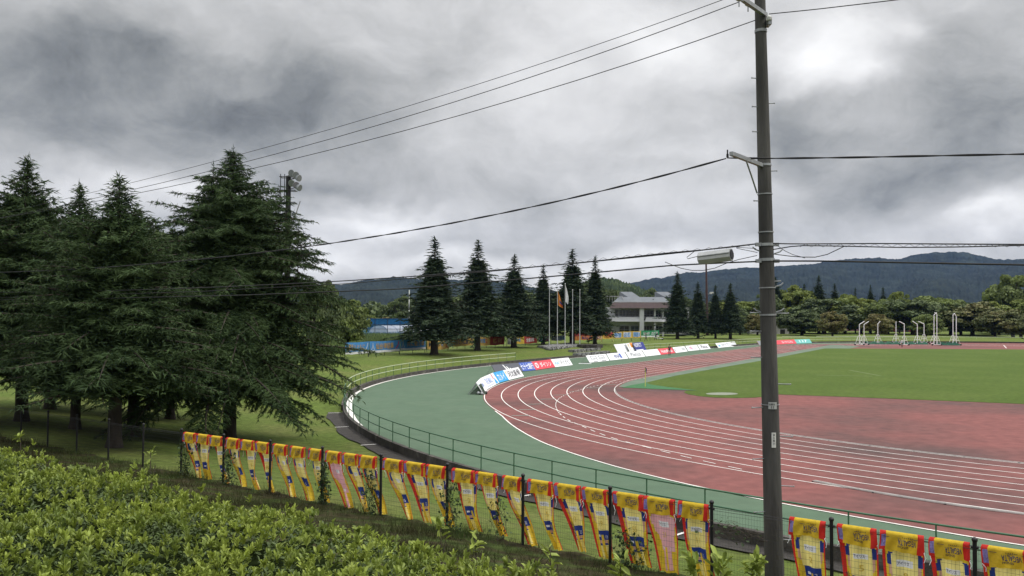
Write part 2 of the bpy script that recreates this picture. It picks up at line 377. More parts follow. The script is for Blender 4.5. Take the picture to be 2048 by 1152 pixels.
# markings
mb = MB()
for k in range(9): ribbon(mb, stad(RI + 1.22 * k, s1=SL + .1), .06 if k else .045, .016 if k else .018)
for k in range(9): ribbon(mb, np.array([S2W(SL + (RI + 1.22 * k) * math.cos(a), (RI + 1.22 * k) * math.sin(a))[:2] for a in np.radians(np.arange(-90, 90.5, 2))]), .065, .016)
out = [p for p in RED if p[0] < 0 and (math.degrees(math.atan2(p[1], p[0])) % 360) > 131.5] + [(s, -50.4) for s in range(2, 60, 2)]
ribbon(mb, np.array([S2W(*p)[:2] for p in out]), .08, .017)
farl = [p for p in RED if p[1] > 0 and p[0] > -20][::-1]
# curved hurdle line, dashed
dsh = resample(smooth_pts([UZ(*p)[:2] for p in [(1290, 757), (1258, 761), (1201.6, 770), (1161, 779), (1129, 790.6), (1114.7, 799.6), (1110, 811), (1117, 826.7), (1136, 841.4), (1158.7, 850.4), (1194.8, 866.2), (1229.8, 878.6), (1273.8, 890), (1350.6, 910), (1416, 925), (1461, 935), (1500, 943)]]), .1)
i = 0
while i < len(dsh) - 6:
    ln = 4 if i < 300 else 7
    ribbon(mb, dsh[i:i + ln + 1], .055, .024); i += ln * 2
for (a, b, y) in [(1023, 1057, 832), (1038, 1069, 820), (1056, 1087, 809), (1081, 1111, 799), (1106, 1136, 790.7), (1137, 1167, 783), (1177, 1204, 776.5), (1205, 1232, 770)]:
    ribbon(mb, resample([UZ(a, y + .3)[:2], UZ(b, y - .6)[:2]], 1), .22, .026, 1)
for (a, b, y) in [(972, 1001, 798), (1007, 1034, 790), (1042, 1068, 782), (1078, 1104, 774.5), (990, 1016, 775), (1035, 1060, 767), (1070, 1095, 762), (1120, 1150, 752), (1180, 1210, 745), (1330, 1352, 742)]:
    ribbon(mb, resample([UZ(a, y)[:2], UZ(b, y + .4)[:2]], 1), .10, .026, 2)
ribbon(mb, resample([UZ(2007, 690.5)[:2], UZ(2013, 696.5)[:2]], 2), .12, .018)
tag(mb.build('lane_markings', [M_line, mat('worn_mark', (.21, .22, .19), .8, .1, 5), mat('pale_red_mark', (.40, .22, .18), .8, .1, 5)]), kind='structure')
# edge: white line on the far side, kerb wall on the far side, wide pale gutter at the left end
far_i = [i for i in range(nk) if EW[i] < .999 and ED[i][1] > 0 or (EW[i] < .999)]
order = sorted(range(nk), key=lambda i: i)
def edge_run(test, off):
    idx = [i for i in range(nk) if test(i)]
    # make contiguous
    br = [k for k in range(1, len(idx)) if idx[k] - idx[k - 1] > 1]
    if br: idx = idx[br[-1]:] + idx[:br[-1]]
    return idx, EDW[idx] + NRM[idx] * off
mb = MB(); idx, P = edge_run(lambda i: EW[i] < .7, -.12); ribbon(mb, P, .22, .008)
idx, P = edge_run(lambda i: ED[i][0] < -8 and ED[i][1] > 36, -.30)
wv_ = np.interp(EANG[idx], [100, 116, 127, 133, 138], [.05, .15, .38, .28, .05])
n_ = normals2(P); Vr = [(p[0], p[1], .014) for p in EDW[idx] - NRM[idx] * .02] + [(p[0], p[1], .014) for p in (EDW[idx] - NRM[idx] * (.05 + wv_)[:, None])]
kk = len(P); mb.add(Vr, [(i, kk + i, kk + i + 1, i + 1) for i in range(kk - 1)])
tag(mb.build('edge_line', M_line), kind='structure')
mb = MB(); idx, P = edge_run(lambda i: EW[i] < .95, .13); zs = -.1 + 0 * P[:, 0]
k = len(P); Vw = []; Fw = []
for j, (o1, z1) in enumerate([(.0, -.3), (.0, .30), (.26, .30), (.26, -.3)]):
    for q, i in enumerate(idx): p = EDW[i] + NRM[i] * o1; zt = z1 * 1. if z1 < 0 else .30 * (1 - EW[i]) + .02; Vw.append((p[0], p[1], zt))
for j in range(3): Fw += [(j * k + i, j * k + i + 1, (j + 1) * k + i + 1, (j + 1) * k + i) for i in range(k - 1)]
mb.add(Vw, Fw)
tag(mb.build('kerb_wall', M_dark), 'low dark concrete kerb wall round the far edge of the green apron', 'kerb wall')
# near side: wall face and dark path with white drain marks
mb = MB(); idx, P = edge_run(lambda i: EW[i] > .4 and ED[i][1] > -30 and ED[i][0] < 20, .0); k = len(idx); Vw = []
for o1, z1 in ((.16, -.5), (.16, .035), (-.04, .035), (-.04, -.02)):
    for i in idx: p = EDW[i] + NRM[i] * o1; Vw.append((p[0], p[1], z1))
mb.add(Vw, [(j * k + i, j * k + i + 1, (j + 1) * k + i + 1, (j + 1) * k + i) for j in range(3) for i in range(k - 1)])
tag(mb.build('retaining_wall', M_dark), 'low dark retaining wall under the green railing beside the path', 'wall')
Vw = []; mb = MB()
for o1, z1 in ((.1, -.335), (1.05, -.33)):
    for i in idx: p = EDW[i] + NRM[i] * (o1 + (.12 * math.sin(i * .9) + .05 * math.sin(i * 2.3) if o1 > 1 else 0)); Vw.append((p[0], p[1], z1 + (.02 if o1 > 1 else 0)))
mb.add(Vw, [(i, i + 1, k + i + 1, k + i) for i in range(k - 1)])
tag(mb.build('path', M_path), kind='structure')
mb = MB()
for q in range(4, k - 4, 6):
    i = idx[q]; p = EDW[i]; n = NRM[i]; ribbon(mb, np.array([p + n * .3, p + n * .7, p + n * 1.05]), .10, -.30)
tag(mb.build('drain_marks', M_line), kind='structure')
# ------------------------------------------------------------------ raised aluminium kerbs on the track
def kerb(name, P, label, gap=0):
    mb = MB(); P = resample(P, 1.); ribbon(mb, P, .028, .02, 0, .035)
    if gap: n = normals2(P); ribbon(mb, P[:, :2] + n * gap, .04, .02, 0, .04)
    k = MB()
    for i in range(0, len(P) - 1, 2): k.box((P[i][0], P[i][1], .022), (.07, .07, .03))
    r = empty(name, (0, 0, 0), label, 'kerb rail'); mb.build('kerb_bar', [mat('kerb_aluminium', (.48, .47, .45), .5, .2, 2), M_black], r); k.build('kerb_feet', M_black, r)
kerb('track_kerb', stad(RI - .08, a0=112, a1=200, far=False, near=False), 'long white raised kerb along the inside edge of the bend')
L8 = np.array([S2W(RO * math.cos(a), RO * math.sin(a))[:2] for a in np.radians(np.arange(157.5, 180, .8))])
kerb('removable_kerb', [UZ(*p)[:2] for p in [(1626, 964), (1720, 982), (1850, 1003.5), (1960, 1020), (2048, 1030.5), (2150, 1045)]], 'pair of loose white kerb bars lying on the outer lane', .10)
# ------------------------------------------------------------------ green pipe railing round the apron
rl = empty('pipe_railing', (0, 0, 0), 'two-rail pipe railing curving round the outside of the green apron', 'railing')
RH = .92
def rail_pts(idx): return [(*(EDW[i] + NRM[i] * (.08 + .1 * (1 - EW[i]))), .03 + .27 * (1 - EW[i])) for i in idx]
idxn, _ = edge_run(lambda i: (EW[i] > 0 and ED[i][1] > -12 and ED[i][0] < 20) or (EW[i] <= 0 and ED[i][0] < 14 and ED[i][1] > 0), 0)
for h_ in (RH, RH * .52):
    for nm, sel in (('top_rail' if h_ == RH else 'middle_rail', [i for i in idxn if EW[i] > .25]), ('pale_skylit_top_rail' if h_ == RH else 'pale_skylit_middle_rail', [i for i in idxn if EW[i] <= .28])):  # far part of the green rails: caught sky light put into a paler colour
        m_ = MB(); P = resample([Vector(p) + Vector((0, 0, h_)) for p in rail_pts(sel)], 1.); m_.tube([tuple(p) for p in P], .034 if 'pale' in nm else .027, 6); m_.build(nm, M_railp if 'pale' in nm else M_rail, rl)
P = resample(rail_pts(idxn), 2.0); pm = MB().tube([(0, 0, -.1), (0, 0, RH)], .022, 6).build('post', M_rail, rl); first = True
for p in P:
    o = pm if first else pm.copy()
    if not first: col.objects.link(o); o.parent = rl
    first = False; o.location = p
# pale railing along the far straight
rl2 = empty('pipe_railing', (0, 0, 0), 'pale two-rail railing on the grass behind the boards on the far straight', 'railing')
idf, _ = edge_run(lambda i: ED[i][1] > 0 and 44 < ED[i][0] < SL + 52, 0)
Pf = [(*(EDW[i] + NRM[i] * .4), .3) for i in idf]
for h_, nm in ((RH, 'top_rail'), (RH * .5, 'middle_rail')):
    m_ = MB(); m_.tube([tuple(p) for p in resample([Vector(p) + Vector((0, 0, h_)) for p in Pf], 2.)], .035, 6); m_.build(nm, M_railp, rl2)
pm = MB().tube([(0, 0, -.1), (0, 0, RH)], .022, 6).build('post', M_rail, rl2); first = True
for p in resample(Pf, 2.0)[:70]:
    o = pm if first else pm.copy()
    if not first: col.objects.link(o); o.parent = rl2
    first = False; o.location = p
# ------------------------------------------------------------------ black mesh fence with banners
POST = 2.0
def fpos(t): return Vector((F0.x + FD.x * t, F0.y + FD.y * t, 0))
def ftop(t): return float(np.interp(t, [-14, 0, 8, 22], [2.40, 2.50, 2.60, 2.63]))   # height of the top wire
def fgnd(t): p = fpos(t); return Z(p.x, p.y)
fence = empty('mesh_fence', tuple(fpos(0)) , 'black welded mesh fence with ball-topped posts between the hedge and the lawn', 'fence')
fo = Vector(fence.location)
pt = MB().tube([(0, 0, -.3), (0, 0, 1.36)], .030, 10).ball((0, 0, 1.385), .042, 10, 6).tube([(-.05, .0, 1.28), (.05, 0, 1.28)], .022, 6).build('post', M_black, fence)
first = True
for n in range(-8, 14):
    o = pt if first else pt.copy()
    if not first: col.objects.link(o); o.parent = fence
    first = False; t = n * POST; p = fpos(t); o.location = (p.x - fo.x, p.y - fo.y, ftop(t) - 1.32)
    o.rotation_euler = (0, 0, math.atan2(FD.y, FD.x))
for n in range(-8, 13):
    m_ = MB(); t0, t1 = n * POST, (n + 1) * POST
    def wire(pa, pb, r, k=3): m_.tube([tuple(pa - fo), tuple(pb - fo)], r, k, cap=False, smooth=False)
    for hh in [-.03] + [-.03 - .1 * q for q in range(1, 13)]:
        dv = 0.012 if hh == -.03 else 0
        a, b = fpos(t0 + .03), fpos(t1 - .03); a.z, b.z = ftop(t0) + hh, ftop(t1) + hh
        wire(a, b, .0055 if dv else .0018)
        if dv:
            a2, b2 = a.copy(), b.copy(); a2.z -= .035; b2.z -= .035; wire(a2 - FN * .02, b2 - FN * .02, .004)
    for q in range(1, 40):
        t = t0 + q * .05; a = fpos(t); b = fpos(t); a.z = ftop(t); b.z = ftop(t) - 1.24; wire(a, b, .0014)
    m_.build('mesh_panel', M_black, fence)
# banners: cloth with printed design, folded over the top wire
C_Y, C_R, C_SH, C_NV, C_SK, C_WH, C_PK, C_PU, C_BK, C_NV2, C_GD = range(11)
BM = [mat('banner_yellow', (.70, .50, .035), .8, .16, 6, .2, 30, trans=.35), mat('banner_red', (.62, .030, .022), .75, .08, 6, .2, 30, trans=.35), mat('banner_pale_yellow', (.84, .73, .26), .75, .06, 6, .2, 30, trans=.35),
      mat('banner_navy', (.020, .045, .24), .75, .1, 6, trans=.3), mat('banner_skin', (.60, .36, .26), .75, .1, 6, trans=.3), mat('banner_white', (.78, .79, .82), .75, .05, 6, trans=.3), mat('banner_pink', (.76, .42, .46), .75, .08, 6, trans=.35),
      mat('banner_purple', (.20, .16, .38), .75, .4, 40), mat('banner_black', (.03, .03, .05), .75), mat('banner_deep_blue', (.035, .045, .12), .75, .3, 40), mat('number_gold', (.62, .45, .06), .7)]
def design(u, v, kind, lw=0):
    """printed picture: u 0..1 across, v metres down from the top"""
    shirt = C_PK if kind == 'pink' else C_SH; nav = C_PK if kind == 'pink' else C_NV
    x = u - .54
    if u < (.06 if int(v * 97 + 0) >= 0 and lw == 0 else .13): return C_R
    if u > .945: return C_R
    if v < .24: return C_Y
    if abs(x) < .30 - max(0, .34 - v) * .9 and .26 < v < .80: 
        if .43 < v < .52 and abs(x) < .20: return C_WH
        return shirt
    if .31 < v < .50 and .20 - (v - .31) * .1 < abs(x) < .40 + (v - .31) * .1: return nav
    if .50 <= v < .80:
        ax = .34 if v < .64 else .34 - (v - .64) * .9
        if ax - .045 < abs(x) < ax + .045: return shirt if kind == 'pink' else C_SK
    if .80 <= v < 1.0 and abs(x) < .29 and not (abs(x) < .025 and v > .90): 
        if .90 < v < .94 and -.20 < x < -.07: return C_WH
        return nav
    if 1.0 <= v < 1.36 and .05 < abs(x) < .17 - (v - 1) * .1:
        if kind == 'pink': return C_PK
        return C_SK if v < 1.06 else (C_NV if v < 1.09 else C_SH)
    return C_Y
def tpx(px):
    t = 0.; 
    for n in range(4000):
        t = -2 + n * .008; p = fpos(t); v = ray(px, 950 + (px - 1024) * .13)
        if p.x / p.y > v.x: break
    return t
BANS = [(368, 391, .30, .55, 'y'), (393, 418, .05, .35, 'y'), (420, 445, .30, .6, 'y'), (452, 478, .30, .6, 'y'), (482, 507, .25, .55, 'y'), (511, 538, .25, .5, 'y'), (546, 574, .35, .5, 'y'), (580, 609, .35, .35, 'y'), (617, 644, .22, .5, 'y'),
        (652, 681, .45, .25, 'pink'), (686, 715, .40, .5, 'y'), (718, 752, .35, .45, 'y'), (767, 805, .35, .7, 'y'), (808, 849, .28, .35, 'y'), (852, 891, .25, .45, 'y'), (904, 948, .22, .25, 'y'), (950, 992, .30, .5, 'y'), (1005, 1042, .42, .35, 'y'),
        (1055, 1103, .28, .5, 'y'), (1109, 1160, .22, .45, 'y'), (1164, 1215, .18, .2, 'y'), (1225, 1286, .20, .12, 'y'), (1288, 1349, .12, .18, 'pink'), (1355, 1415, .12, .2, 'y'),
        (1578, 1650, .02, .2, 'y'), (1674, 1751, .08, .05, 'y'), (1758, 1846, .06, .05, 'y'), (1858, 1939, .05, .08, 'y'), (1962, 2060, .05, .05, 'y'), (2075, 2170, .05, .05, 'y')]
ORD = ['first', 'second', 'third', 'fourth', 'fifth', 'sixth', 'seventh', 'eighth', 'ninth', 'tenth', 'eleventh', 'twelfth', 'thirteenth', 'fourteenth', 'fifteenth', 'sixteenth', 'seventeenth', 'eighteenth', 'nineteenth', 'twentieth', 'twenty-first', 'twenty-second', 'twenty-third', 'twenty-fourth', 'twenty-fifth', 'twenty-sixth', 'twenty-seventh', 'twenty-eighth', 'twenty-ninth', 'thirtieth']
NUMS = ['9', '27', '3', '17', '11', '8', '13', '6', '25', '1', '18', '20', '15', '22', '7', '2', '31', '50', '5', '33', '19', '55', '21', '11', '2', '5', '8', '17', '6', '10']
def banner(i, x0, x1, shift, nar, kind):
    t0, t1 = tpx(x0), tpx(x1); W = t1 - t0; r_ = random.Random(i * 13 + 5); ph = r_.random() * 6
    if x0 > 1500: lab = ('%s yellow and red player banner to the right of the concrete pole' % ORD[i - 24])
    elif kind == 'pink': lab = 'banner of a player in pink kit, %s' % ('between yellow banners near the ivy post' if i == 9 else 'second from the end nearest the concrete pole')
    else: lab = '%s yellow and red player banner counted from the far left end of the fence' % ORD[i]
    c0 = fpos(t0); org = Vector((c0.x, c0.y, ftop(t0)))
    b = empty('player_banner', tuple(org), lab, 'banner', 'player banners hung along the mesh fence')
    Lb = 1.32 + r_.random() * .1; nar = min(.74, nar + (.16 if x0 < 1300 else .08))
    def hang(u, v, lift=0.):
        k = .6 * sm(v / Lb) + .4 * v / Lb; wn = 1 - nar * k * (1.05 if v > .3 else .8); c = .5 + (shift / W) * (v / Lb) ** 1.6 + nar * .25 * k
        t = t0 + W * (c + (u - .5) * wn)
        fold = math.sin(u * 9 + ph + v * 2.2) * (.018 + .055 * k * nar) + .03 * math.sin(v * 5 + ph)
        out = .035 + .05 * k + fold * min(1, v * 3) + (.02 * math.sin(u * 14 + ph) * min(1, v * 4))
        p = fpos(t) + FN * (max(out, .012) - lift); zt = ftop(t) - v * (1 - .06 * k) + .012
        p.z = max(zt, fgnd(t) + .03 + .02 * u); return p - org
    def flap(u, y, lift=0.):
        t = t0 + W * u + .012 * math.sin(y * 9 + ph); sagx = .012 * math.sin(u * 17 + ph)
        p = fpos(t) - FN * (.022 + .025 * y + .010 * math.sin(u * 11 + ph * 2) * y * 6 + .012 * math.sin(u * 19 + y * 16 + ph) * min(1, y * 8) + lift); p.z = ftop(t) + .016 - y * (1 + .05 * math.sin(u * 5 + ph * 3)) - abs(sagx) * (1 if y < .05 else .4) - .004 * math.sin(u * 23 + ph) * y * 4; return p - org
    NU, NV = 26, 66; V = []; F = []; mi = []
    for j in range(NV + 1):
        for q in range(NU + 1): V.append(hang(q / NU, Lb * j / NV))
    for j in range(NV):
        for q in range(NU):
            a = j * (NU + 1) + q; F.append((a, a + 1, a + NU + 2, a + NU + 1)); mi.append(design((q + .5) / NU, Lb * (j + .5) / NV, kind, i % 2))
    cl = MB(); cl.v = [tuple(p) for p in V]; cl.f = F; cl.m = mi; cl.sm = [True] * len(F)
    V = []; F = []; mi = []; fl = .265 + .02 * r_.random(); NU2, NV2 = 28, 12
    for j in range(NV2 + 1):
        for q in range(NU2 + 1): V.append(flap(q / NU2, fl * j / NV2) if j else hang(q / NU2, 0))
    for j in range(NV2):
        for q in range(NU2):
            a = j * (NU2 + 1) + q; uu = (q + .5) / NU2; yy = j / NV2
            c = C_Y
            if uu > .85: c = C_R
            elif uu < .16: c = C_PU if .10 < yy < .78 and uu > .03 else C_R
            F.append((a, a + NU2 + 1, a + NU2 + 2, a + 1)); mi.append(c)
    m_ = MB(); m_.v = [tuple(p) for p in V]; m_.f = F; m_.m = mi; m_.sm = [True] * len(F)
    # lettering on the flap is upside down, because the banner is folded over
    ft = lambda x, y: flap(1 - x, y, .006)
    put_text(m_, 'VEGALTA', ft, .17, .095, .58, .18, C_NV2)
    put_text(m_, 'SENDAI', ft, .34, .190, .57, .222, C_BK)
    for q in range(6): put_text(m_, '*', ft, .24 + q * .045, .055, .265 + q * .045, .075, C_BK)
    m_.build('folded_flap', BM, b)
    put_text(cl, 'アイリス', lambda x, y: hang(x, .507 - y, .006), .36, .0, .64, .06, C_NV2)
    put_text(cl, NUMS[i], lambda x, y: hang(x, .97 - y, .006), .64, 0, .73, .07, C_WH)
    put_text(cl, NUMS[i], lambda x, y: hang(x, .72 - y, .006), .48, 0, .60, .10, C_GD)
    if kind == 'y' and i % 2:
        for q, ch in enumerate('仙台ベガルタ'): put_text(cl, ch, lambda x, y: hang(x, .84 + q * .088 - y, .006), .07, 0, .19, .078, C_BK)
    cl.build('cloth', BM, b)
    for uu in (.0, 1.):
        a = hang(uu, .26); d = Vector((r_.uniform(-.06, .06), 0, -r_.uniform(.08, .22)))
        MB().tube([tuple(a), tuple(a - FN * .05), tuple(a - FN * .07 + d * .5 + Vector((.03, 0, 0))), tuple(a - FN * .06 + d)], .005, 4).build('tie_cord', M_white, b)
for i, q in enumerate(BANS): banner(i, *q)
# ------------------------------------------------------------------ climbing plants on the fence
M_ivy = mat('ivy_leaf', (.040, .075, .022), .6, .4, 8, trans=.2)
M_twig = mat('dry_twig', (.075, .06, .045), .9, .3, 10)
def leaves_np(P, dirs, size, width=.45, fold=.25):
    """folded two-quad leaves: P (n,3) bases, dirs (n,3), size (n,)"""
    n = len(P); d = dirs / np.linalg.norm(dirs, axis=1)[:, None]; up = rng.normal(size=(n, 3)) * .35 + (0, 0, 1)
    s = np.cross(d, up); s /= np.linalg.norm(s, axis=1)[:, None] + 1e-9; nn = np.cross(s, d); sz = size[:, None]
    a = P; l1 = P + d * sz * .38 + s * sz * width * .42 + nn * sz * fold * .3; l2 = P + d * sz * .75 + s * sz * width * .40 + nn * sz * fold * .35
    tip = P + d * sz - nn * sz * .06; r1 = P + d * sz * .38 - s * sz * width * .42 + nn * sz * fold * .3; r2 = P + d * sz * .75 - s * sz * width * .40 + nn * sz * fold * .35
    V = np.stack([a, l1, l2, tip, r2, r1], 1).reshape(-1, 3); b = np.arange(n)[:, None] * 6
    F = np.concatenate([b + np.array([[0, 1, 2, 3]]), b + np.array([[0, 3, 4, 5]])]); return V, F
def vine(px, wid, hgt, nlf, lab, bare=False):
    t = tpx(px); o = fpos(t); gz_ = fgnd(t); org = Vector((o.x, o.y, gz_)); r = empty('climbing_vine', tuple(org), lab, 'climbing plant', 'climbing plants on the mesh fence')
    m_ = MB(); ls = []
    for k in range(7 if not bare else 16):
        x = random.uniform(-wid, wid) * .5; z = 0 if not bare else hgt * .75; P = []
        for q in range(9):
            P.append(tuple(FD * x - FN * random.uniform(.0, .05) + Vector((0, 0, z)))); x += random.uniform(-.07, .07) * (2.2 if bare else 1); z += hgt / 8 * random.uniform(.6, 1.2) * (1 if not bare else random.uniform(-.35, .45)); z = min(z, hgt + .12)
        m_.tube(P, .004, 4); ls += P
    m_.build('stem', M_twig, r)
    if nlf:
        ls = np.array(ls); P = ls[rng.integers(0, len(ls), nlf)] + rng.normal(size=(nlf, 3)) * (.05, .05, .07); D = rng.normal(size=(nlf, 3)) + (0, 0, -.5)
        V, F = leaves_np(P, D, rng.uniform(.04, .085, nlf), .8); link('leaves', np_mesh('leaves', V, F), r, [M_ivy])
vine(654, .35, 1.15, 520, 'leafy ivy column beside the fifth banner post from the left')
vine(372, .30, 1.1, 300, 'leafy ivy at the post where the banners begin')
vine(462, .30, 1.0, 300, 'ivy climbing over the fence in front of the nearest cedar trunk')
vine(745, .25, 1.1, 260, 'ivy creeping over the banner left of the third bay middle')
vine(905, .22, 1.1, 260, 'thin ivy at the fence post directly below the white blue board')
vine(1003, .22, 1.0, 110, 'sparse dark ivy strands in a gap between banners')
vine(1262, .4, .75, 260, 'low green creeper over the foot of the banner numbered 55')
vine(1480, .7, 1.32, 40, 'bare twiggy creeper along the top of the empty mesh left of the pole', True)
# ------------------------------------------------------------------ concrete utility pole
PD = 14.75; pb = UD(1549, 1152, PD); ptp = UD(1520, 0, PD); ax_ = (ptp - pb).normalized()
pole = empty('utility_pole', tuple(pb - ax_ * .6), 'tall dark concrete utility pole carrying the cables beside the fence', 'utility pole')
po = Vector(pole.location)
def pax(py, side=0.):       # point on the axis at photo height py
    z = UD(1024, py, PD).z; k = (z - pb.z) / ax_.z; return pb + ax_ * k
def prad(py): return float(np.interp(py, [-60, 30, 500, 1100, 1250], [.092, .096, .128, .166, .174]))
P = [pb - ax_ * .6 + ax_ * k for k in np.linspace(0, 11.6, 30)]
rs = [float(np.interp(p.z, [pax(1100).z, pax(30).z], [.163, .096])) for p in P]
rs = [.163 + (.096 - .163) * (p.z - pax(1100).z) / (pax(30).z - pax(1100).z) for p in P]
MB().tube([tuple(p - po) for p in P], rs, 28).build('shaft', M_conc, pole)
for py, th in ((60, .05), (328, .04), (386, .02), (462, .02), (487, .05), (517, .05), (573, .02), (627, .03), (806, .012)):
    c = pax(py) - po; MB().tube([tuple(c - ax_ * th / 2), tuple(c + ax_ * th / 2)], prad(py) + .010, 24).build('band', M_galv, pole)
for py, sd_ in ((155, -1), (205, 1), (212, -1), (262, -1), (340, 1), (400, -1), (560, 1), (623, -1), (624, 1), (660, -1), (712, -1), (765, 1), (812, -1), (869, 1), (914, -1), (968, 1), (1020, -1), (1075, 1)):
    c = pax(py) - po; r_ = prad(py); L_ = .20 if py > 600 else .09; d = (Vector((sd_, -.25, 0))).normalized()
    MB().tube([tuple(c + d * (r_ - .02)), tuple(c + d * (r_ + L_))], .009, 6).tube([tuple(c + d * (r_ + L_)), tuple(c + d * (r_ + L_ + .012))], .015, 6).build('step_bolt', M_galv, pole)
# crossarm at the top (towards the left, slightly towards the viewer)
def arm(pa, pb_, w_, name): a, b = Vector(pa) - po, Vector(pb_) - po; m_ = MB(); d = (b - a).normalized(); x = d.cross(Vector((0, 0, 1))).normalized(); m_.quadbox(a - x * w_ / 2 - Vector((0, 0, w_ / 2)), d, Vector((0, 0, 1)), (b - a).length, w_, w_); return m_.build(name, M_galv, pole)
A0 = UD(1477, 0, PD - .75); arm(UD(1524, 32, PD), A0, .07, 'crossarm')
def insul(p, parent=pole, s=1.): p = Vector(p) - po; m_ = MB().tube([tuple(p - Vector((0, 0, .10))), tuple(p)], .01, 6, 1); m_.tube([tuple(p + Vector((0, 0, k * .02 * s))) for k in range(6)], [.03 * s, .055 * s, .04 * s, .055 * s, .035 * s, .02 * s], 12); m_.build('insulator', [M_ins, M_galv], parent)
insul(UD(1478, 2, PD - .75)); insul(UD(1496, 12, PD - .45)); insul(UD(1538, 42, PD - .18)); insul(UD(1482, -18, PD - .75))
MB().box(tuple(UD(1537, 45, PD - .1) - po), (.06, .2, .12)).build('bracket', M_galv, pole)
A1 = UD(1455, 308, PD - .95); arm(UD(1516, 331, PD - .05), A1, .065, 'crossarm')
MB().tube([tuple(UD(1493, 323, PD - .6) - po), tuple(UD(1503, 352, PD - .35) - po), tuple(UD(1514, 386, PD - .1) - po)], .014, 6).build('brace', M_galv, pole)
MB().tube([tuple(A1 - po), tuple(A1 - po + Vector((0, 0, .07)))], .012, 6).tube([tuple(A1 - po - Vector((0, 0, .06))), tuple(A1 - po)], .02, 6).build('clamp', M_black, pole)
for py in (487, 520):
    c = pax(py) - po
    for sx in (-1, 1): MB().box((c.x + sx * (prad(py) + .03), c.y - .05, c.z), (.09, .07, .06)).build('clamp', M_galv, pole)
for sx, py in ((-1, 622), (1, 622), (1, 571), (1, 505), (-1, 500)):
    c = pax(py) - po; r_ = prad(py); MB().tube([tuple(c + Vector((sx * r_, -.03, 0))), tuple(c + Vector((sx * (r_ + .09), -.06, .03))), tuple(c + Vector((sx * (r_ + .13), -.06, .07)))], .012, 6).build('hook', M_galv, pole)
# plates
c = pax(807) - po; cr = prad(807) + .012
m_ = MB(); V = []
for k in range(7): a = math.radians(-118 + k * 9); V += [(c.x + cr * math.cos(a), c.y + cr * math.sin(a), c.z - .06), (c.x + cr * math.cos(a), c.y + cr * math.sin(a), c.z + .06)]
m_.add(V, [(2 * k, 2 * k + 2, 2 * k + 3, 2 * k + 1) for k in range(6)]); put_text(m_, '吉野支', lambda x, y: Vector((c.x + (cr + .004) * math.cos(math.radians(-115 + x * 48)), c.y + (cr + .004) * math.sin(math.radians(-115 + x * 48)), c.z + .005 + y)), 0, 0, .8, .035, 1)
put_text(m_, '11', lambda x, y: Vector((c.x + (cr + .004) * math.cos(math.radians(-115 + x * 48)), c.y + (cr + .004) * math.sin(math.radians(-115 + x * 48)), c.z - .05 + y)), .3, 0, .6, .045, 1)
m_.build('number_plate', [mat('plate_grey', (.36, .37, .36), .5, .1, 9), M_black], pole)
c2 = pax(875) - po; cr2 = prad(875) + .012; m_ = MB(); V = []
for k in range(4): a = math.radians(-104 + k * 9); V += [(c2.x + cr2 * math.cos(a), c2.y + cr2 * math.sin(a), c2.z - .13), (c2.x + cr2 * math.cos(a), c2.y + cr2 * math.sin(a), c2.z + .13)]
m_.add(V, [(2 * k, 2 * k + 2, 2 * k + 3, 2 * k + 1) for k in range(3)])
for q, ch in enumerate('東北電力'): put_text(m_, ch, lambda x, y: Vector((c2.x + (cr2 + .004) * math.cos(math.radians(-96 + x * 60)), c2.y + (cr2 + .004) * math.sin(math.radians(-96 + x * 60)), c2.z + .07 - q * .05 + y)), 0, 0, .2, .038, 1)
m_.build('number_plate', [mat('plate_white', (.6, .6, .57), .5, .1, 9), M_black], pole)
# ------------------------------------------------------------------ cables (they run parallel to the fence)
WD = Vector((-.80497, .59331, 0))
def wpt(px, py, off=0.):
    v = ray(px, py); ox, oy = 4.62 + FN.x * off, PD + FN.y * off
    # (ox - .805 t) = v.x (oy + .593 t)
    t = (ox - v.x * oy) / (.80497 + v.x * .59331); d = oy + .59331 * t; return Vector((v.x * d, d, H + v.z * d))
def cable(pts, r, label, off=0., name='power_cable', twist=0., group=None):
    P = resample([tuple(wpt(x, y, off)) for x, y in pts], .4); P = smooth_pts(P, 1) if len(P) < 400 else P
    m_ = MB(); c0 = Vector(P[0])
    if twist:
        D_ = np.r_[0, np.cumsum(np.linalg.norm(np.diff(P, axis=0), axis=1))]; Q = resample(P, .12)
        for ph in (0, PI): m_.tube([tuple(Vector(q) - c0 + Vector((.3 * math.cos(k * twist + ph), 0, math.sin(k * twist + ph))) * r * .9) for k, q in enumerate(Q)], r, 5)
    else: m_.tube([tuple(Vector(p) - c0) for p in P], r, 6)
    o = m_.build(name, M_wire); o.location = c0; tag(o, label, 'cable', group); return o
def arc(p0, p1, pm, n=14):     # parabola in the photo through three points
    (x0, y0), (x1, y1), (xm, ym) = p0, p1, pm; c = np.polyfit([x0, xm, x1], [y0, ym, y1], 2); return [(x, float(np.polyval(c, x))) for x in np.linspace(x0, x1, n)]
cable(arc((1482, -14), (-20, 432), (510, 301)), .007, 'topmost of the three thin wires running up to the pole top', .1)
cable(arc((1478, 4), (-20, 440), (510, 319)), .0085, 'middle of the three thin wires running up to the pole top', -.1)
cable(arc((1512, 40), (-20, 440), (510, 336)), .0085, 'lowest of the three thin wires running up to the pole top', -.3)
cable([(1538, 28), (1620, 20), (1800, -1), (2060, -36), (2500, -110), (3000, -210)], .0085, 'short thin wire from the pole top to the right frame edge', -.1)
cable(arc((1452, 317), (0, 545), (660, 487)), .010, 'twisted black cable dipping left from the lower steel arm', -.7, twist=.45)
cable([(1455, 316), (1540, 317), (1700, 315), (1900, 311), (2060, 308), (2500, 296), (3000, 278)], .010, 'twisted black cable running level to the right of the pole', -.7, twist=.45)
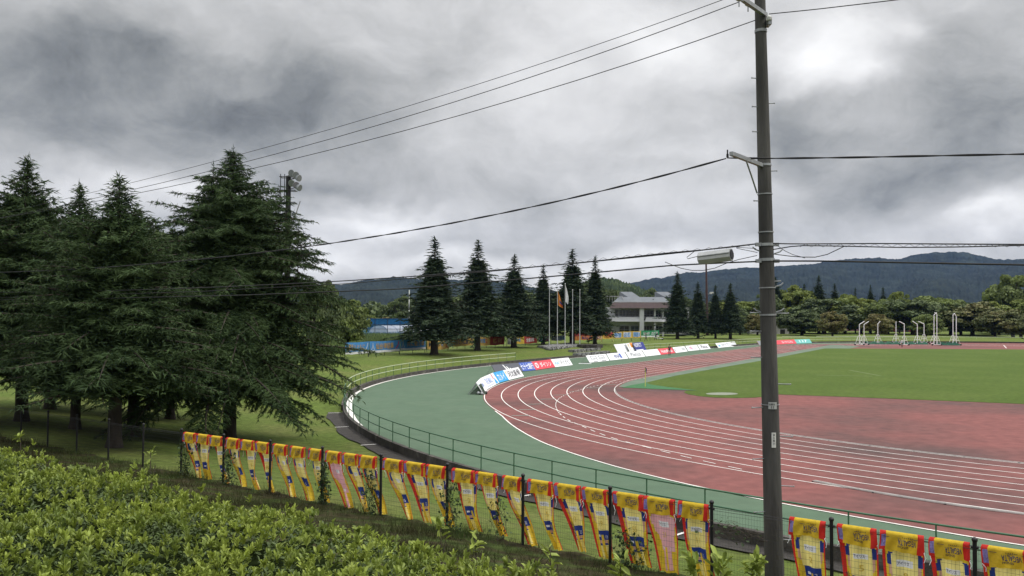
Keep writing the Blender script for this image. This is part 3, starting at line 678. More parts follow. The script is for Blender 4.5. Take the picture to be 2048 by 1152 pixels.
cable(arc((1510, 488), (-20, 585), (700, 561)), .012, 'thick black cable strung just below the pole clamps, left side', -.25)
cable([(1510, 488), (1505, 490), (1440, 497), (1330, 506), (1200, 521), (1000, 541), (700, 567), (400, 583), (-20, 596)], .009, 'second black cable hung close under the thick one', -.28)
cable([(1546, 487), (1600, 488), (1750, 487), (1900, 488), (2070, 489), (2500, 489), (3000, 487)], .010, 'black cable from the upper clamp to the right edge', -.25)
cable([(1546, 499), (1590, 491), (1680, 492), (1790, 495), (1920, 494), (2070, 490), (2500, 494), (3000, 488)], .009, 'black cable looping under the upper right cable', -.28)
cable([(1546, 522), (1640, 522), (1800, 525), (1950, 528), (2070, 530), (2500, 537), (3000, 543)], .0135, 'thickest black cable, lowest on the right side of the pole', -.25)
cable([(1514, 523), (1440, 526), (1340, 531), (1180, 546), (1000, 562), (800, 578), (500, 590), (200, 597), (-20, 600)], .013, 'thickest black cable, lowest on the left side of the pole', -.25)
cable([(1514, 511), (1470, 520), (1440, 530), (1410, 545), (1385, 545), (1350, 533), (1330, 524)], .006, 'thin cable sagging in a loop below the splice box', -.3)
cable([(1512, 497), (1480, 490), (1455, 491), (1470, 500), (1490, 515), (1515, 505)], .005, 'thin crossing cable tied between pole clamp and splice box', -.3)
cable([(1398, 512), (1385, 518), (1376, 530), (1362, 512), (1392, 500)], .006, 'thin curly cable tail left of the splice box', -.3)
cable([(1546, 508), (1580, 512), (1620, 518), (1640, 516), (1660, 505), (1690, 492)], .007, 'thin cable sagging to the right of the pole and rising again', -.27)
cable([(1550, 488), (1570, 500), (1582, 511), (1610, 516)], .005, 'short thin stay wire running down from the right clamp', -.3)
# lashing between the bundled cables
for (x0, x1, ya, yb, n_, lab, nm) in ((700, 1500, None, None, 34, 'thin zigzag lashing wire between the two left hand cables', 'l'), (1600, 2060, 488, 494, 20, 'thin zigzag lashing wire between the two right hand cables', 'r')):
    pts = []
    for k in range(n_ * 2 + 1):
        x = x0 + (x1 - x0) * k / (2 * n_)
        a = np.interp(x, [700, 1000, 1200, 1330, 1440, 1510], [561, 536, 516, 503, 493, 488]) if ya is None else ya
        b = np.interp(x, [700, 1000, 1200, 1330, 1440, 1510], [567, 541, 521, 506, 497, 490]) + 1 if yb is None else yb
        pts.append((x, a if k % 2 else b))
    P = [tuple(wpt(x, y, -.26)) for x, y in pts]; c0 = Vector(P[0]); m_ = MB().tube([tuple(Vector(p) - c0) for p in P], .0032, 4); o = m_.build('lashing_wire', M_wire); o.location = c0; tag(o, lab, 'cable')
# splice box hung on the cable
ca, cb = wpt(1399, 517, -.3), wpt(1463, 509, -.3); bx = (ca + cb) / 2; ex = (cb - ca).normalized(); L_ = (cb - ca).length
sp = empty('splice_box', tuple(bx), 'pale grey cable splice box hanging on the cables left of the pole', 'cable box')
ang = [(math.cos(a), math.sin(a)) for a in np.radians([20, 60, 120, 160, 200, 250, 290, 340])]; yv = Vector((0, 0, 1)).cross(ex).normalized(); zv = ex.cross(yv).normalized()
m_ = MB(); V = []
for s_ in (-L_ / 2, L_ / 2): V += [ex * s_ + yv * c_ * .11 + zv * s2 * .12 for c_, s2 in ang]
m_.add(V, [tuple(range(8)), tuple(range(15, 7, -1))] + [(k, k + 8, (k + 1) % 8 + 8, (k + 1) % 8) for k in range(8)]); m_.build('casing', mat('box_grey', (.42, .43, .43), .5, .12, 8), sp)
m_ = MB(); m_.tube([tuple(ex * (L_ / 2 - .01)), tuple(ex * (L_ / 2 + .012))], .085, 10); m_.build('end_cap', M_black, sp)
m_ = MB(); m_.quadbox(-ex * L_ / 2 - yv * .0 + zv * .02 - yv * .112, ex, zv, L_, .006, .01); m_.build('seam', M_black, sp)
#@@P2B
# ------------------------------------------------------------------ advertising boards
def board(b0, b1, lab, base_c, prints, hgt=1.02, lean=56, z=.0, th=.04, grp=None, name='advertising_board', gap=.06):
    """face stands on the ground between two photo points, leaning back on struts. prints: (text, x0, y0, x1, y1, colour) in 0..1"""
    A = UZ(*b0, z); B = UZ(*b1, z); ex = (B - A).normalized(); W = (B - A).length - gap
    back = Vector((-ex.y, ex.x, 0)); ez = back * math.cos(math.radians(lean)) + Vector((0, 0, math.sin(math.radians(lean))))
    r = empty(name, tuple(A), lab, 'board', grp); O = Vector((0, 0, .05)) + ex * gap / 2
    m_ = MB().quadbox(O, ex, ez, W, hgt, th); ms = [mat('board_' + base_c, COLS[base_c], .45, .05, 4)]
    nn = ex.cross(ez).normalized(); f = lambda x, y: O + ex * x * W + ez * y * hgt + nn * .006
    cols = []
    for p in prints:
        c = p[5]
        if c not in cols: cols.append(c)
        mi = cols.index(c) + 1
        if p[0] is None: m_.add([f(p[1], p[2]) , f(p[3], p[2]), f(p[3], p[4]), f(p[1], p[4])], [(0, 1, 2, 3)], mi)
        elif isinstance(p[0], list): m_.add([f(*q) + nn * .002 for q in p[0]], [tuple(range(len(p[0])))], mi)
        else: put_text(m_, p[0], lambda x, y: f(x, y) + nn * .003, p[1], p[2], p[3], p[4], mi)
    m_.build('panel', ms + [mat('print_' + c, COLS[c], .5) for c in cols], r)
    n_ = max(2, int(W / 2) + 1); s_ = MB(); top = ez * hgt * .96
    for k in range(n_):
        o = O + ex * (W * (k + .04) / (n_ - 1) * .92 + .05) - nn * .05
        s_ = MB(); s_.tube([tuple(o + top), tuple(Vector((o.x, o.y, .02)) + back * (hgt * math.cos(math.radians(lean)) + .55))], .016, 6)
        s_.tube([tuple(Vector((o.x, o.y, .03))), tuple(Vector((o.x, o.y, .03)) + back * (hgt * math.cos(math.radians(lean)) + .55))], .014, 6); s_.build('strut', M_galv, r)
    return r
COLS = dict(white=(.80, .81, .83), blue=(.045, .10, .42), sky=(.03, .33, .68), red=(.66, .06, .085), teal=(.13, .45, .42), grey=(.085, .09, .11), black=(.03, .03, .04), navy=(.02, .03, .22), pale=(.62, .66, .78), lilac=(.55, .5, .66),
            pink=(.72, .22, .38), orange=(.78, .28, .04), yellow=(.78, .55, .06), green=(.02, .25, .10), gold=(.60, .43, .13), crimson=(.50, .02, .02), mid=(.30, .42, .72), dgrey=(.22, .23, .25), lime=(.45, .55, .2))
W = 'white'
board((967.8, 789.6), (975.8, 779), 'white board with blue writing, nearest end of the curved row on the bend', W, [('Tsuruha', .2, .35, .8, .75, 'mid'), ('|', .1, .1, .13, .9, 'teal')], gap=.0)
board((975.8, 779), (998.7, 766.5), 'white board with blue frame of writing, second in the curved row', W, [('THE MALL', .12, .3, .62, .8, 'mid'), (None, .05, .12, .62, .17, 'mid'), (None, .74, .5, .8, .95, 'red'), ([(.72, .05), (.95, .05), (.83, .6)], 0, 0, 0, 0, 'sky')], gap=.0)
board((998.7, 766.5), (1018, 761), 'sky blue board with large white letters in the curved row', 'sky', [('カメイ', .14, .16, .86, .84, W)], gap=.0)
board((1018, 761), (1048, 753.3), 'white board with bold black kanji at the end of the curved row', W, [('河北新報', .12, .18, .90, .84, 'black'), ('•', .04, .6, .09, .9, 'gold')], gap=.0)
board((992, 748.6), (1046, 743.3), 'dark grey board with a white three-stripe mark behind the curved row', 'grey', [([(.46, .1), (.52, .1), (.40, .9), (.37, .9)], 0, 0, 0, 0, W), ([(.54, .1), (.60, .1), (.50, .7), (.47, .7)], 0, 0, 0, 0, W), ([(.62, .1), (.68, .1), (.60, .5), (.57, .5)], 0, 0, 0, 0, W)], gap=.0)
board((1046, 743.3), (1072, 740.8), 'blue board with large white kanji and numbers lettering', 'blue', [('七十七銀行', .0, .16, .98, .86, W)], gap=.0)
board((1072, 740.8), (1110.6, 735), 'red board with a round white mark and white letters on the bend', 'red', [('ダイシン', .32, .22, .90, .80, W), ('Ø', .08, .2, .24, .82, W)], gap=.0)
board((1110.6, 735), (1145.6, 730.8), 'white board with blue zigzag mark and black letters', W, [('マイナビ', .38, .22, .92, .80, 'black'), ('ʌʌ/', .08, .25, .34, .75, 'sky')], gap=.0)
board((1179.5, 726), (1219.3, 722), 'white board showing two framed dark boxes of writing', W, [(None, .16, .78, .42, .84, 'dgrey'), (None, .16, .25, .19, .8, 'dgrey'), (None, .42, .25, .45, .84, 'dgrey'), ('izumi', .23, .35, .39, .6, 'dgrey'), (None, .22, .06, .42, .13, 'black'),
    (None, .56, .78, .84, .84, 'dgrey'), (None, .56, .25, .59, .8, 'dgrey'), (None, .82, .25, .85, .84, 'dgrey'), ('PARK', .62, .35, .80, .6, 'dgrey'), (None, .62, .06, .84, .13, 'black')])
board((1220.6, 721.6), (1257, 717.8), 'white board with blue capital letters and a blue block', W, [('ANA', .30, .25, .60, .78, 'navy'), ([(.62, .2), (.72, .2), (.70, .86), (.60, .86)], 0, 0, 0, 0, 'blue')])
board((1258.4, 717.6), (1291, 713.8), 'white board with large black lower case lettering left of the faint board', W, [('Plenus', .20, .22, .80, .84, 'dgrey')])
board((1292, 713.4), (1322, 710), 'white board with faint pale grey lettering left of the red board', W, [('TOYOTA', .12, .35, .85, .6, 'lilac')])
board((1322, 710), (1351, 706.6), 'red board with white letters behind the standing person', 'red', [('HottoMotto', .14, .26, .88, .76, W)])
board((1351.8, 706.4), (1375.6, 703.4), 'white board with pink writing and small grey box right of the red one', W, [('(____)', .12, .35, .5, .65, 'pink'), ('EEI', .66, .3, .9, .75, 'dgrey'), (None, .06, .25, .1, .7, 'dgrey')])
board((1377, 702.9), (1399.8, 700.4), 'white board with pink and lilac lettering between two white boards', W, [('m', .2, .25, .4, .7, 'pink'), ('smile', .4, .25, .85, .7, 'lilac'), ('|', .36, .2, .42, .8, 'pink')])
board((1401, 700.3), (1421.6, 698.2), 'white board with black lower case lettering at the end of the long row', W, [('Plenus', .20, .22, .80, .84, 'black')])
board((1436.8, 696.3), (1475, 692.2), 'single long white board standing apart before the pole', W, [('SHIP', .24, .3, .38, .75, 'dgrey'), ('ナカリ', .40, .2, .66, .85, 'dgrey'), (None, .06, .25, .16, .5, 'sky'), ('ooo', .72, .4, .88, .6, 'pale')])
board((1519, 691.4), (1593.5, 687.6), 'long red board with white letters partly behind the concrete pole', 'red', [('BMW', .26, .25, .40, .7, W), ('ヨークベニマル', .62, .22, .92, .78, W), (None, 0, 0, .12, 1, 'dgrey')], gap=.0)
board((1593.5, 687.6), (1624, 686.4), 'teal board with white digits at the right end of the far boards', 'teal', [('117', .25, .25, .75, .8, W)], gap=.0)
# three panels leaning on the wall
board((1236, 706.3), (1258.8, 703.4), 'white panel with pale blue writing leaning on the grass bank', W, [('ダイナム', .3, .4, .85, .65, 'pale'), (None, .12, .35, .22, .6, 'pale')], z=.35, hgt=1.35, lean=62)
board((1259.6, 704), (1272, 702), 'white panel with an orange square, between white and navy panels', W, [(None, .55, .45, .98, .98, 'orange'), ('Y', .1, .1, .4, .9, 'gold')], z=.35, hgt=1.4, lean=62)
board((1273, 702.6), (1293.5, 700.2), 'navy flag panel with white capital letters and a white stripe below', 'navy', [('RESPECT', .06, .46, .72, .9, W), (None, .02, .0, .7, .14, W)], z=.35, hgt=1.4, lean=62)
# low folded equipment behind the first board of the curved row
a = UZ(958, 789.5); r = empty('board_cover', tuple(a), 'dark rolled cover and grey weights lying behind the end of the curved boards', 'board cover')
m_ = MB(); m_.tube([(.05, .0, .12), (.55, .3, .13)], .12, 12); m_.build('rolled_cover', M_black, r); MB().ball((-.05, -.05, .13), .12, 12, 8).ball((.2, -.15, .1), .1, 12, 8).build('weight', M_galv, r)
m_ = MB(); m_.add([(-.7, .1, .02), (.55, .0, .02), (.15, .35, .80), (.1, .35, .80)], [(0, 1, 2, 3)]); m_.add([(-.7, .12, .02), (.55, .02, .02), (.15, .37, .80), (.1, .37, .80)], [(3, 2, 1, 0)]); m_.build('flap', mat('dark_sheet', (.05, .075, .05), .8, .3, 6), r)
a = UZ(1170, 727.6); MBb = MB().box((0, 0, .03), (1.5, .5, .05)); o = MBb.build('ground_plate', M_white); o.location = a; tag(o, 'white plate lying on the green surface before the first straight board', 'plate')
# ------------------------------------------------------------------ people
def person(loc, rz, lab, top=(.02, .02, .025), leg=(.02, .02, .025), pose='stand', hair=(.015, .012, .01), h=1.70):
    r = empty('person', tuple(loc), lab, 'person', None, rz); s = h / 1.72
    J = {}; E_ = []; Rr = {}
    def j(n, x, y, z, rad, par=None):
        J[n] = (x * s, y * s, z * s); Rr[n] = rad * s
        if par: E_.append((par, n))
    fw = {'stand': 0, 'bend': .45, 'walk': .03}[pose]
    j('pel', 0, 0, .93, .125); j('ab', 0, fw * .25, 1.10, .12, 'pel'); j('ch', 0, fw * .6, 1.30 - fw * .15, .145, 'ab'); j('nk', 0, fw * .85, 1.47 - fw * .3, .055, 'ch'); j('hd', 0, fw * .95 + .01, 1.56 - fw * .35, .085, 'nk'); j('tp', 0, fw + .02, 1.655 - fw * .38, .078, 'hd'); j('ns', 0, fw * .95 + .105, 1.575 - fw * .35, .018, 'hd')
    for q, sx in (('l', -1), ('r', 1)):
        st = {'stand': 0, 'bend': .18, 'walk': .22}[pose] * sx
        j('hip' + q, sx * .095, 0, .88, .095, 'pel'); j('kn' + q, sx * .10, st * .55 + .02, .49, .062, 'hip' + q); j('an' + q, sx * .10, st - .02, .09, .042, 'kn' + q); j('to' + q, sx * .11, st + .15, .045, .035, 'an' + q)
        cy, cz = fw * .6, 1.40 - fw * .2
        j('sh' + q, sx * .175, cy, cz, .060, 'ch')
        if pose == 'stand' and q == 'l': ep, wp_ = (sx * .24, cy + .03, cz - .28), (sx * .10, cy + .24, cz - .22)
        elif pose == 'bend': ep, wp_ = (sx * .20, cy + .2, cz - .18), (sx * .18, cy + .42, cz - .28)
        else: ep, wp_ = (sx * .24, cy - .04 * sx, cz - .30), (sx * .25, cy + .08 - .12 * sx * (pose == 'walk'), cz - .54)
        j('el' + q, *ep, .043, 'sh' + q); j('wr' + q, *wp_, .028, 'el' + q)
        d = (Vector(wp_) - Vector(ep)).normalized(); side = Vector((1, 0, 0)) if abs(d.x) < .7 else Vector((0, 1, 0)); c = Vector(wp_) + d * .07
        j('pa' + q, *c, .030, 'wr' + q)
        for k, (o_, l_) in enumerate(((-.030, .075), (-.010, .088), (.010, .083), (.030, .066))):
            a_ = c + side * o_ + d * .03; b_ = a_ + d * l_ * .5 + Vector((0, .008, 0)); c_ = b_ + d * l_ * .4 + Vector((0, .02, -.004)); j('f%s%d' % (q, k), *b_, .009, 'pa' + q); j('g%s%d' % (q, k), *c_, .008, 'f%s%d' % (q, k))
        t_ = Vector(wp_) + d * .03 - side * .035 * sx; j('th' + q, *t_, .012, 'wr' + q); j('tt' + q, *(t_ + d * .045 - side * .012 * sx), .009, 'th' + q)
    names = list(J); me = bpy.data.meshes.new('b'); me.from_pydata([J[n] for n in names], [(names.index(a), names.index(b)) for a, b in E_], []); o = bpy.data.objects.new('b', me); col.objects.link(o)
    o.modifiers.new('s', 'SKIN'); o.modifiers.new('u', 'SUBSURF').levels = 1
    for v, n in zip(me.skin_vertices[0].data, names): v.radius = (Rr[n], Rr[n] * (.72 if n in ('ch', 'ab', 'pel') else 1)); v.use_root = n == 'pel'
    dg = bpy.context.evaluated_depsgraph_get(); dg.update(); bm_ = bpy.data.meshes.new_from_object(o.evaluated_get(dg)); bpy.data.objects.remove(o); bm_.name = 'body'
    ms = [mat('cloth_%.2f_%.2f' % (top[0], top[2]), top, .85, .15, 9), mat('trousers_%.2f' % leg[0], leg, .85, .15, 9), mat('skin', (.42, .25, .17), .6), mat('shoe', (.03, .03, .03), .5)]
    body = link('body', bm_, r, ms); hd = Vector(J['hd']); wr = [Vector(J['wrl']), Vector(J['wrr'])]; el = [Vector(J['ell']), Vector(J['elr'])]
    for p in bm_.polygons:
        c = p.center; p.use_smooth = True; k = 0
        if c.z < .08 * s: k = 3
        elif c.z < .93 * s: k = 1
        if (c - hd).length < .16 or c.z > J['nk'][2] + .02: k = 2
        for a_, b_ in zip(wr, el):
            if (c - a_).dot(a_ - b_) > 0 and (c - a_).length < .25: k = 2
        p.material_index = k
    hp = Vector(J['tp']); m_ = MB().ball(tuple(hp + Vector((0, -.018, .0))), .098 * s, 12, 8, 0, (1, 1.12, .95)); m_.build('hair', mat('hair_%.2f' % hair[0], hair, .7), r)
    m_ = MB()
    for sx in (-1, 1): m_.ball((sx * .032, hd.y + .085 * s, hd.z + .022), .011, 6, 4)
    return r
person(UZ(1339, 711.3), math.radians(150), 'person in black clothes standing in front of the red board', h=1.62)
p = G(1292, 682.5); person(p, math.radians(100), 'person in dark clothes walking on the grass by the green banner', (.03, .035, .05), (.02, .02, .02), 'walk', h=1.6)
p = G(1311, 680.5); person(p, math.radians(-70), 'person in dark clothes bending over a barrow on the grass', (.03, .03, .05), (.02, .02, .02), 'bend', h=1.6)
person(UZ(1804, 694.8), math.radians(170), 'person in a white shirt and black trousers at the throwing cage', (.62, .64, .66), (.02, .02, .025), 'stand', h=1.62)
q = G(1316, 680); r = empty('barrow', tuple(q), 'pale low barrow frame beside the bending person', 'barrow', None, .4)
MB().tube([(-1.1, 0, .7), (0, 0, .35), (1.2, 0, .25)], .04, 6).tube([(-1.1, .5, .7), (0, .5, .35), (1.2, .5, .25)], .04, 6).build('frame', M_white, r); MB().tube([(1.2, .2, .25), (1.2, .3, .25)], .25, 12).build('wheel', M_black, r); MB().quadbox(Vector((-.2, 0, .38)), Vector((1, 0, -.1)).normalized(), Vector((0, 1, 0)), 1.2, .5, .05).build('tray', M_galv, r)
# ------------------------------------------------------------------ corner flag, flag poles on their stone base
a = UZ(1290.5, 773.5); r = empty('corner_flag', tuple(a), 'yellow corner post with a small dark flag on the pitch corner', 'corner flag')
MB().tube([(0, 0, 0), (0, 0, 1.5)], .028, 8).build('pole', mat('post_yellow', (.62, .58, .12), .5), r)
V = [(-.005 - .10 * math.sin(k * .5) * 0, .02 * math.sin(k * 1.3) + .0, 1.52 - .30 * 0) for k in range(1)]
m_ = MB(); gv = []
for i in range(7):
    for k in range(9): gv.append((-.03 + .14 * i / 6 + .02 * math.sin(k * .7), .03 * math.sin(i * 1.2 + k * .4), 1.62 - .42 * k / 8 - .12 * i / 6))
m_.add(gv, [(i * 9 + k, i * 9 + k + 1, i * 9 + k + 10, i * 9 + k + 9) for i in range(6) for k in range(8)], 0, True); m_.build('flag', mat('flag_navy', (.02, .03, .12), .8), r)
pz = .95
pl = [G(1076, 694.5), G(1098, 701), G(1160, 692.5), G(1140, 687.5)]
bz = min(p.z for p in pl) - .1
for p in pl: p.z = 0
m_ = MB(); zt = bz + .55; A, B, C_, D_ = pl
def lerp(a, b, t): return a + (b - a) * t
base = empty('stone_platform', (B.x, B.y, bz), 'grey stone platform carrying the five flag poles', 'platform')
O = Vector((B.x, B.y, bz)); vs = [Vector((p.x, p.y, bz)) - O for p in (A, B, C_, D_)] + [Vector((p.x, p.y, zt)) - O for p in (A, B, C_, D_)]
M_stone = mat('rough_stone', (.20, .20, .195), .95, .5, 2.5, .9, 6, c2=(.06, .06, .06), c2s=2.2, c2t=(.5, .6))
m_.add(vs, [(4, 5, 6, 7), (0, 1, 5, 4), (1, 2, 6, 5), (2, 3, 7, 6), (3, 0, 4, 7)]); m_.build('base', M_stone, base)
m_ = MB()
for k in range(22):
    for (P_, Q_) in ((A, B), (B, C_)):
        t = (k + .5) / 22; c = lerp(P_, Q_, t) - O; m_.ball((c.x, c.y, .28 + .1 * math.sin(k * 2.1)), .30, 7, 5, 0, (1, .8, .9))
m_.build('facing_stones', M_stone, base)
FP = [(1098.5, 699, 577, None), (1114.5, 697, 579, 'orange'), (1130, 696, 568, 'white'), (1145, 694.5, 580, None), (1159.5, 693, 580, None)]
fl_lab = ['leftmost bare flag pole on the stone platform', 'flag pole flying the drooping orange flag', 'tallest, middle flag pole with a limp white flag', 'bare flag pole just right of the white flag', 'rightmost bare flag pole on the stone platform']
for i, (px, pyb, pyt, fl_) in enumerate(FP):
    d = B.y + 2.5 + i * 2.2
    d0 = UD(px, pyb, d); ptop = UD(px, pyt, d); hh = ptop.z - zt
    r = empty('flag_pole', (d0.x, d, zt - .02), fl_lab[i], 'flag pole', 'flag poles')
    MB().tube([(0, 0, 0), (0, 0, hh * .5), (0, 0, hh)], [.065, .055, .04], 12).build('pole', mat('pole_alu', (.46, .47, .48), .4), r); MB().ball((0, 0, hh + .05), .09, 10, 6).build('finial', M_ins, r)
    if fl_:
        Wf, Lf = (.95, 2.2) if fl_ == 'orange' else (.65, 2.5); m_ = MB(); gv = []; nu, nv = 14, 24; z0 = hh - .15
        for a in range(nu + 1):
            for b in range(nv + 1):
                u, v = a / nu, b / nv; sq = (.30 + .55 * v ** .8) if fl_ == 'orange' else (.35 + .35 * math.sin(v * 2.6))
                gv.append((.06 + Wf * u * sq, .22 * math.sin(u * 9 + v * 2) * (.25 + .5 * v), z0 - Lf * v * (1 - .05 * u) - .8 * u * (1 - v * .3)))
        fs = []; mi = []
        for a in range(nu):
            for b in range(nv): fs.append((a * (nv + 1) + b, a * (nv + 1) + b + 1, (a + 1) * (nv + 1) + b + 1, (a + 1) * (nv + 1) + b)); u, v = a / nu, b / nv; mi.append(0 if fl_ == 'white' else (1 if .5 < v < .75 and u > .35 else 2 if .78 < v < .86 and u > .2 else 0))
        m_.v = gv; m_.f = fs; m_.m = mi; m_.sm = [True] * len(fs)
        m_.build('flag', [mat('flag_' + fl_, (.50, .20, .03) if fl_ == 'orange' else (.72, .73, .74), .8, .1, 3), mat('flag_mark_blue', (.05, .05, .18), .8), mat('flag_mark_red', (.5, .04, .03), .8)], r)
# steps and low walls right of the platform
for (pa_, pb2, hh, dd, lab) in (((1142, 704.5), (1196, 699.5), .45, 1.0, 'upper low dark stone wall in front of the flag platform'), ((1150, 711), (1215, 706), .4, .8, 'lower low dark stone wall beside the apron edge'), ((1160, 694), (1200, 700), .5, 2.2, 'dark sloping stone bank right of the flag platform')):
    a, b = G(*pa_), G(*pb2); ex = (b - a); ex.z = 0; L_ = ex.length; ex.normalize(); m_ = MB(); c = Vector(a)
    n_ = 8
    for k in range(n_): m_.box((ex.x * L_ * (k + .5) / n_, ex.y * L_ * (k + .5) / n_, hh / 2 - .1 + .02 * (k % 2)), (L_ / n_ - .03, dd + .05 * (k % 3), hh), math.atan2(ex.y, ex.x), 0, .04)
    o = m_.build('stone_wall', M_stone if 'bank' not in lab else M_dark); o.location = a; tag(o, lab, 'wall')
# ------------------------------------------------------------------ banner fence along the far bank
FC = lambda c: {'gold': (.42, .27, .075), 'yellow': (.50, .33, .045), 'crimson': (.26, .03, .025), 'orange': (.48, .16, .04), 'blue': (.05, .20, .46)}.get(c, tuple(v * .7 for v in COLS[c]))
def farbanner(i, p0, p1, hb, ht, base_c, prints, lab, dz=0.):
    """p0, p1 photo points at the foot; banner hangs hb..ht metres above ground"""
    A, B = G(*p0), G(*p1); ex = (B - A); W = ex.length; ex.normalize(); r = empty('hanging_banner', tuple(A), lab, 'banner', 'banners tied to the far fence')
    nn = ex.cross(Vector((0, 0, 1))).normalized(); m_ = MB(); cols = []; ms = [mat('far_' + base_c, FC(base_c), .8, .2, 1.5)]
    f = lambda x, y, o=0.: ex * (x * W) + Vector((0, 0, hb + (ht - hb) * y + dz * x - .05 * math.sin(x * PI) + .03 * math.sin(x * 17) * (1 - y))) + nn * (.05 + .04 * math.sin(x * 11 + i) * (1 - y) + o)
    NX = 24; V = [f(a / NX, b / 3) for b in range(4) for a in range(NX + 1)]; m_.add(V, [(b * (NX + 1) + a, b * (NX + 1) + a + 1, (b + 1) * (NX + 1) + a + 1, (b + 1) * (NX + 1) + a) for b in range(3) for a in range(NX)], 0, True)
    for p in prints:
        if p[5] not in cols: cols.append(p[5])
        mi = cols.index(p[5]) + 1
        if p[0] is None: 
            V = [f(p[1] + (p[3] - p[1]) * a / 8, y, .02) for y in (p[2], p[4]) for a in range(9)]; m_.add(V, [(a, a + 1, a + 10, a + 9) for a in range(8)], mi)
        else: put_text(m_, p[0], lambda x, y: f(x, y, .04), p[1], p[2], p[3], p[4], mi)
    m_.build('cloth', ms + [mat('farprint_' + c, FC(c), .8, .15, 2) for c in cols], r)
    n_ = max(2, int(W / 2.2) + 1)
    for k in range(n_): c = ex * (W * k / (n_ - 1)); c.z = 0; MB().tube([tuple(c - nn * .05 + Vector((0, 0, -.3))), tuple(c - nn * .05 + Vector((0, 0, 1.7)))], .028, 6).build('post', M_black, r)
FB = [((690, 717), (737, 713.5), .45, 1.75, 'blue', [('選手とともに', .1, .3, .8, .85, 'gold'), (None, 0, 0, 1, .2, W), ('ノ', .82, .25, .95, .9, W)], 'blue banner with gold writing, leftmost, half behind the big cedar'),
      ((738, 713.3), (799, 709), .45, 1.75, 'blue', [('仙台魂結集', .2, .3, .78, .86, 'gold'), (None, 0, 0, 1, .2, W), ('人', .04, .22, .16, .85, 'pale'), ('ノ', .84, .2, .96, .9, 'red')], 'long blue banner with gold kanji and white lower edge, middle one'),
      ((800, 709), (850, 705.5), .5, 1.8, 'blue', [('共に戦う道', .25, .35, .95, .85, 'gold'), (None, 0, 0, 1, .2, W), ('人', .03, .25, .16, .9, 'pale')], 'blue banner with darker gold kanji nearest the first far cedar'),
      ((854, 704.5), (864, 704), .4, 1.6, 'gold', [('M', .3, .3, .8, .8, 'black')], 'narrow tan banner just left of the first far cedar trunk'),
      ((871, 703.6), (896, 701.5), .3, 1.6, 'gold', [('木', .1, .3, .3, .75, 'black'), ('中', .42, .2, .58, .8, 'mid'), ('20', .74, .15, .98, .85, 'crimson')], 'tan banner with red number twenty right of the first cedar trunk'),
      ((898, 700.5), (946, 697), .5, 1.8, 'gold', [('心ひとつに20', .15, .2, .75, .8, 'navy'), ('Q', .03, .2, .12, .8, 'crimson')], 'tilted tan banner with dark writing between two cedars'),
      ((955, 697), (1008, 694), .4, 1.65, 'gold', [('攻撃', .08, .3, .28, .8, 'blue'), ('2', .28, .3, .34, .8, 'red'), (None, .45, .0, 1, 1, 'crimson'), ('勝利', .55, .2, .88, .8, 'gold')], 'half yellow and half dark red banner right of the second cedar'),
      ((1014, 693), (1024, 692.3), .35, 1.4, 'dgrey', [('甲', .2, .3, .8, .8, W)], 'small grey banner left of the third cedar trunk'),
      ((1029, 692), (1073, 690), .35, 1.5, 'yellow', [('前進', .06, .3, .26, .75, 'blue'), (None, .42, .0, 1, 1, 'crimson'), ('全員攻撃', .5, .2, .88, .75, W)], 'yellow and crimson banner with white kanji left of the platform'),
      ((1076, 689.5), (1098, 688.5), .45, 1.5, 'green', [('心', .0, .2, .4, .8, W), ('団', .5, .1, .95, .9, 'pink')], 'dark green banner with pink disc behind the first flag pole'),
      ((1102, 688.5), (1130, 687.5), .6, 1.5, W, [('22', .04, .2, .25, .8, 'navy'), ('仙台結集', .28, .15, .95, .85, 'blue')], 'white banner with blue number twenty-two between the flag poles'),
      ((1146, 687), (1160, 686.3), .55, 1.7, 'orange', [(None, 0, .6, 1, 1, 'crimson')], 'orange and red banner right of the fourth flag pole'),
      ((1161, 686.3), (1185, 685.3), .55, 1.7, 'orange', [(None, 0, .65, 1, 1, 'crimson'), ('BULLS', .1, .15, .8, .55, 'navy')], 'orange red banner with dark letters left of a cedar trunk'),
      ((1191, 685), (1204, 684.5), .55, 1.7, 'orange', [('NO1', .1, .1, .9, .5, W)], 'short orange banner immediately right of the cedar trunk'),
      ((1204.5, 684.5), (1225, 683.6), .6, 1.8, 'yellow', [(None, .15, .5, 1, 1, 'red'), ('X仙台', .1, .15, .95, .55, 'crimson')], 'yellow banner with red top and red characters below the building'),
      ((1226, 683.5), (1244, 682.8), .6, 1.8, 'yellow', [(None, .08, .15, .9, .9, 'pale'), ('夢情', .1, .15, .9, .85, 'blue')], 'yellow framed banner with blue characters, first of three'),
      ((1245, 682.8), (1263, 682), .6, 1.85, 'yellow', [(None, .08, .15, .9, .9, 'pale'), ('必勝', .1, .15, .9, .85, 'blue')], 'yellow framed banner with blue characters, middle of three'),
      ((1264, 682), (1281, 681.4), .6, 1.85, 'yellow', [(None, .1, .15, .9, .9, 'pale'), ('闘I', .15, .15, .85, .85, 'blue')], 'yellow framed banner with blue characters, last before the green one'),
      ((1282, 681.4), (1318, 680.2), .7, 1.95, 'green', [('仙台大学', .1, .3, .45, .8, W), ('応援団', .55, .3, .9, .8, W), (None, 0, 0, 1, .2, W)], 'long green banner with white writing under the balcony')]
for i, q in enumerate(FB): farbanner(i, *q)
for k, px in enumerate((1203, 1226, 1245, 1263, 1282)):
    a = G(px, 684.8 - .05 * (px - 1203)); o = MB().tube([(0, 0, 0), (.0, 0, .2), (-.3, .3, 1.8)], .05, 6).build('support_pipe', mat('pipe_yellow', (.55, .5, .2), .5)); o.location = a; tag(o, '%s slanted pale pipe propping the yellow banners' % ORD[k], 'pipe', 'pipes propping the far banners')
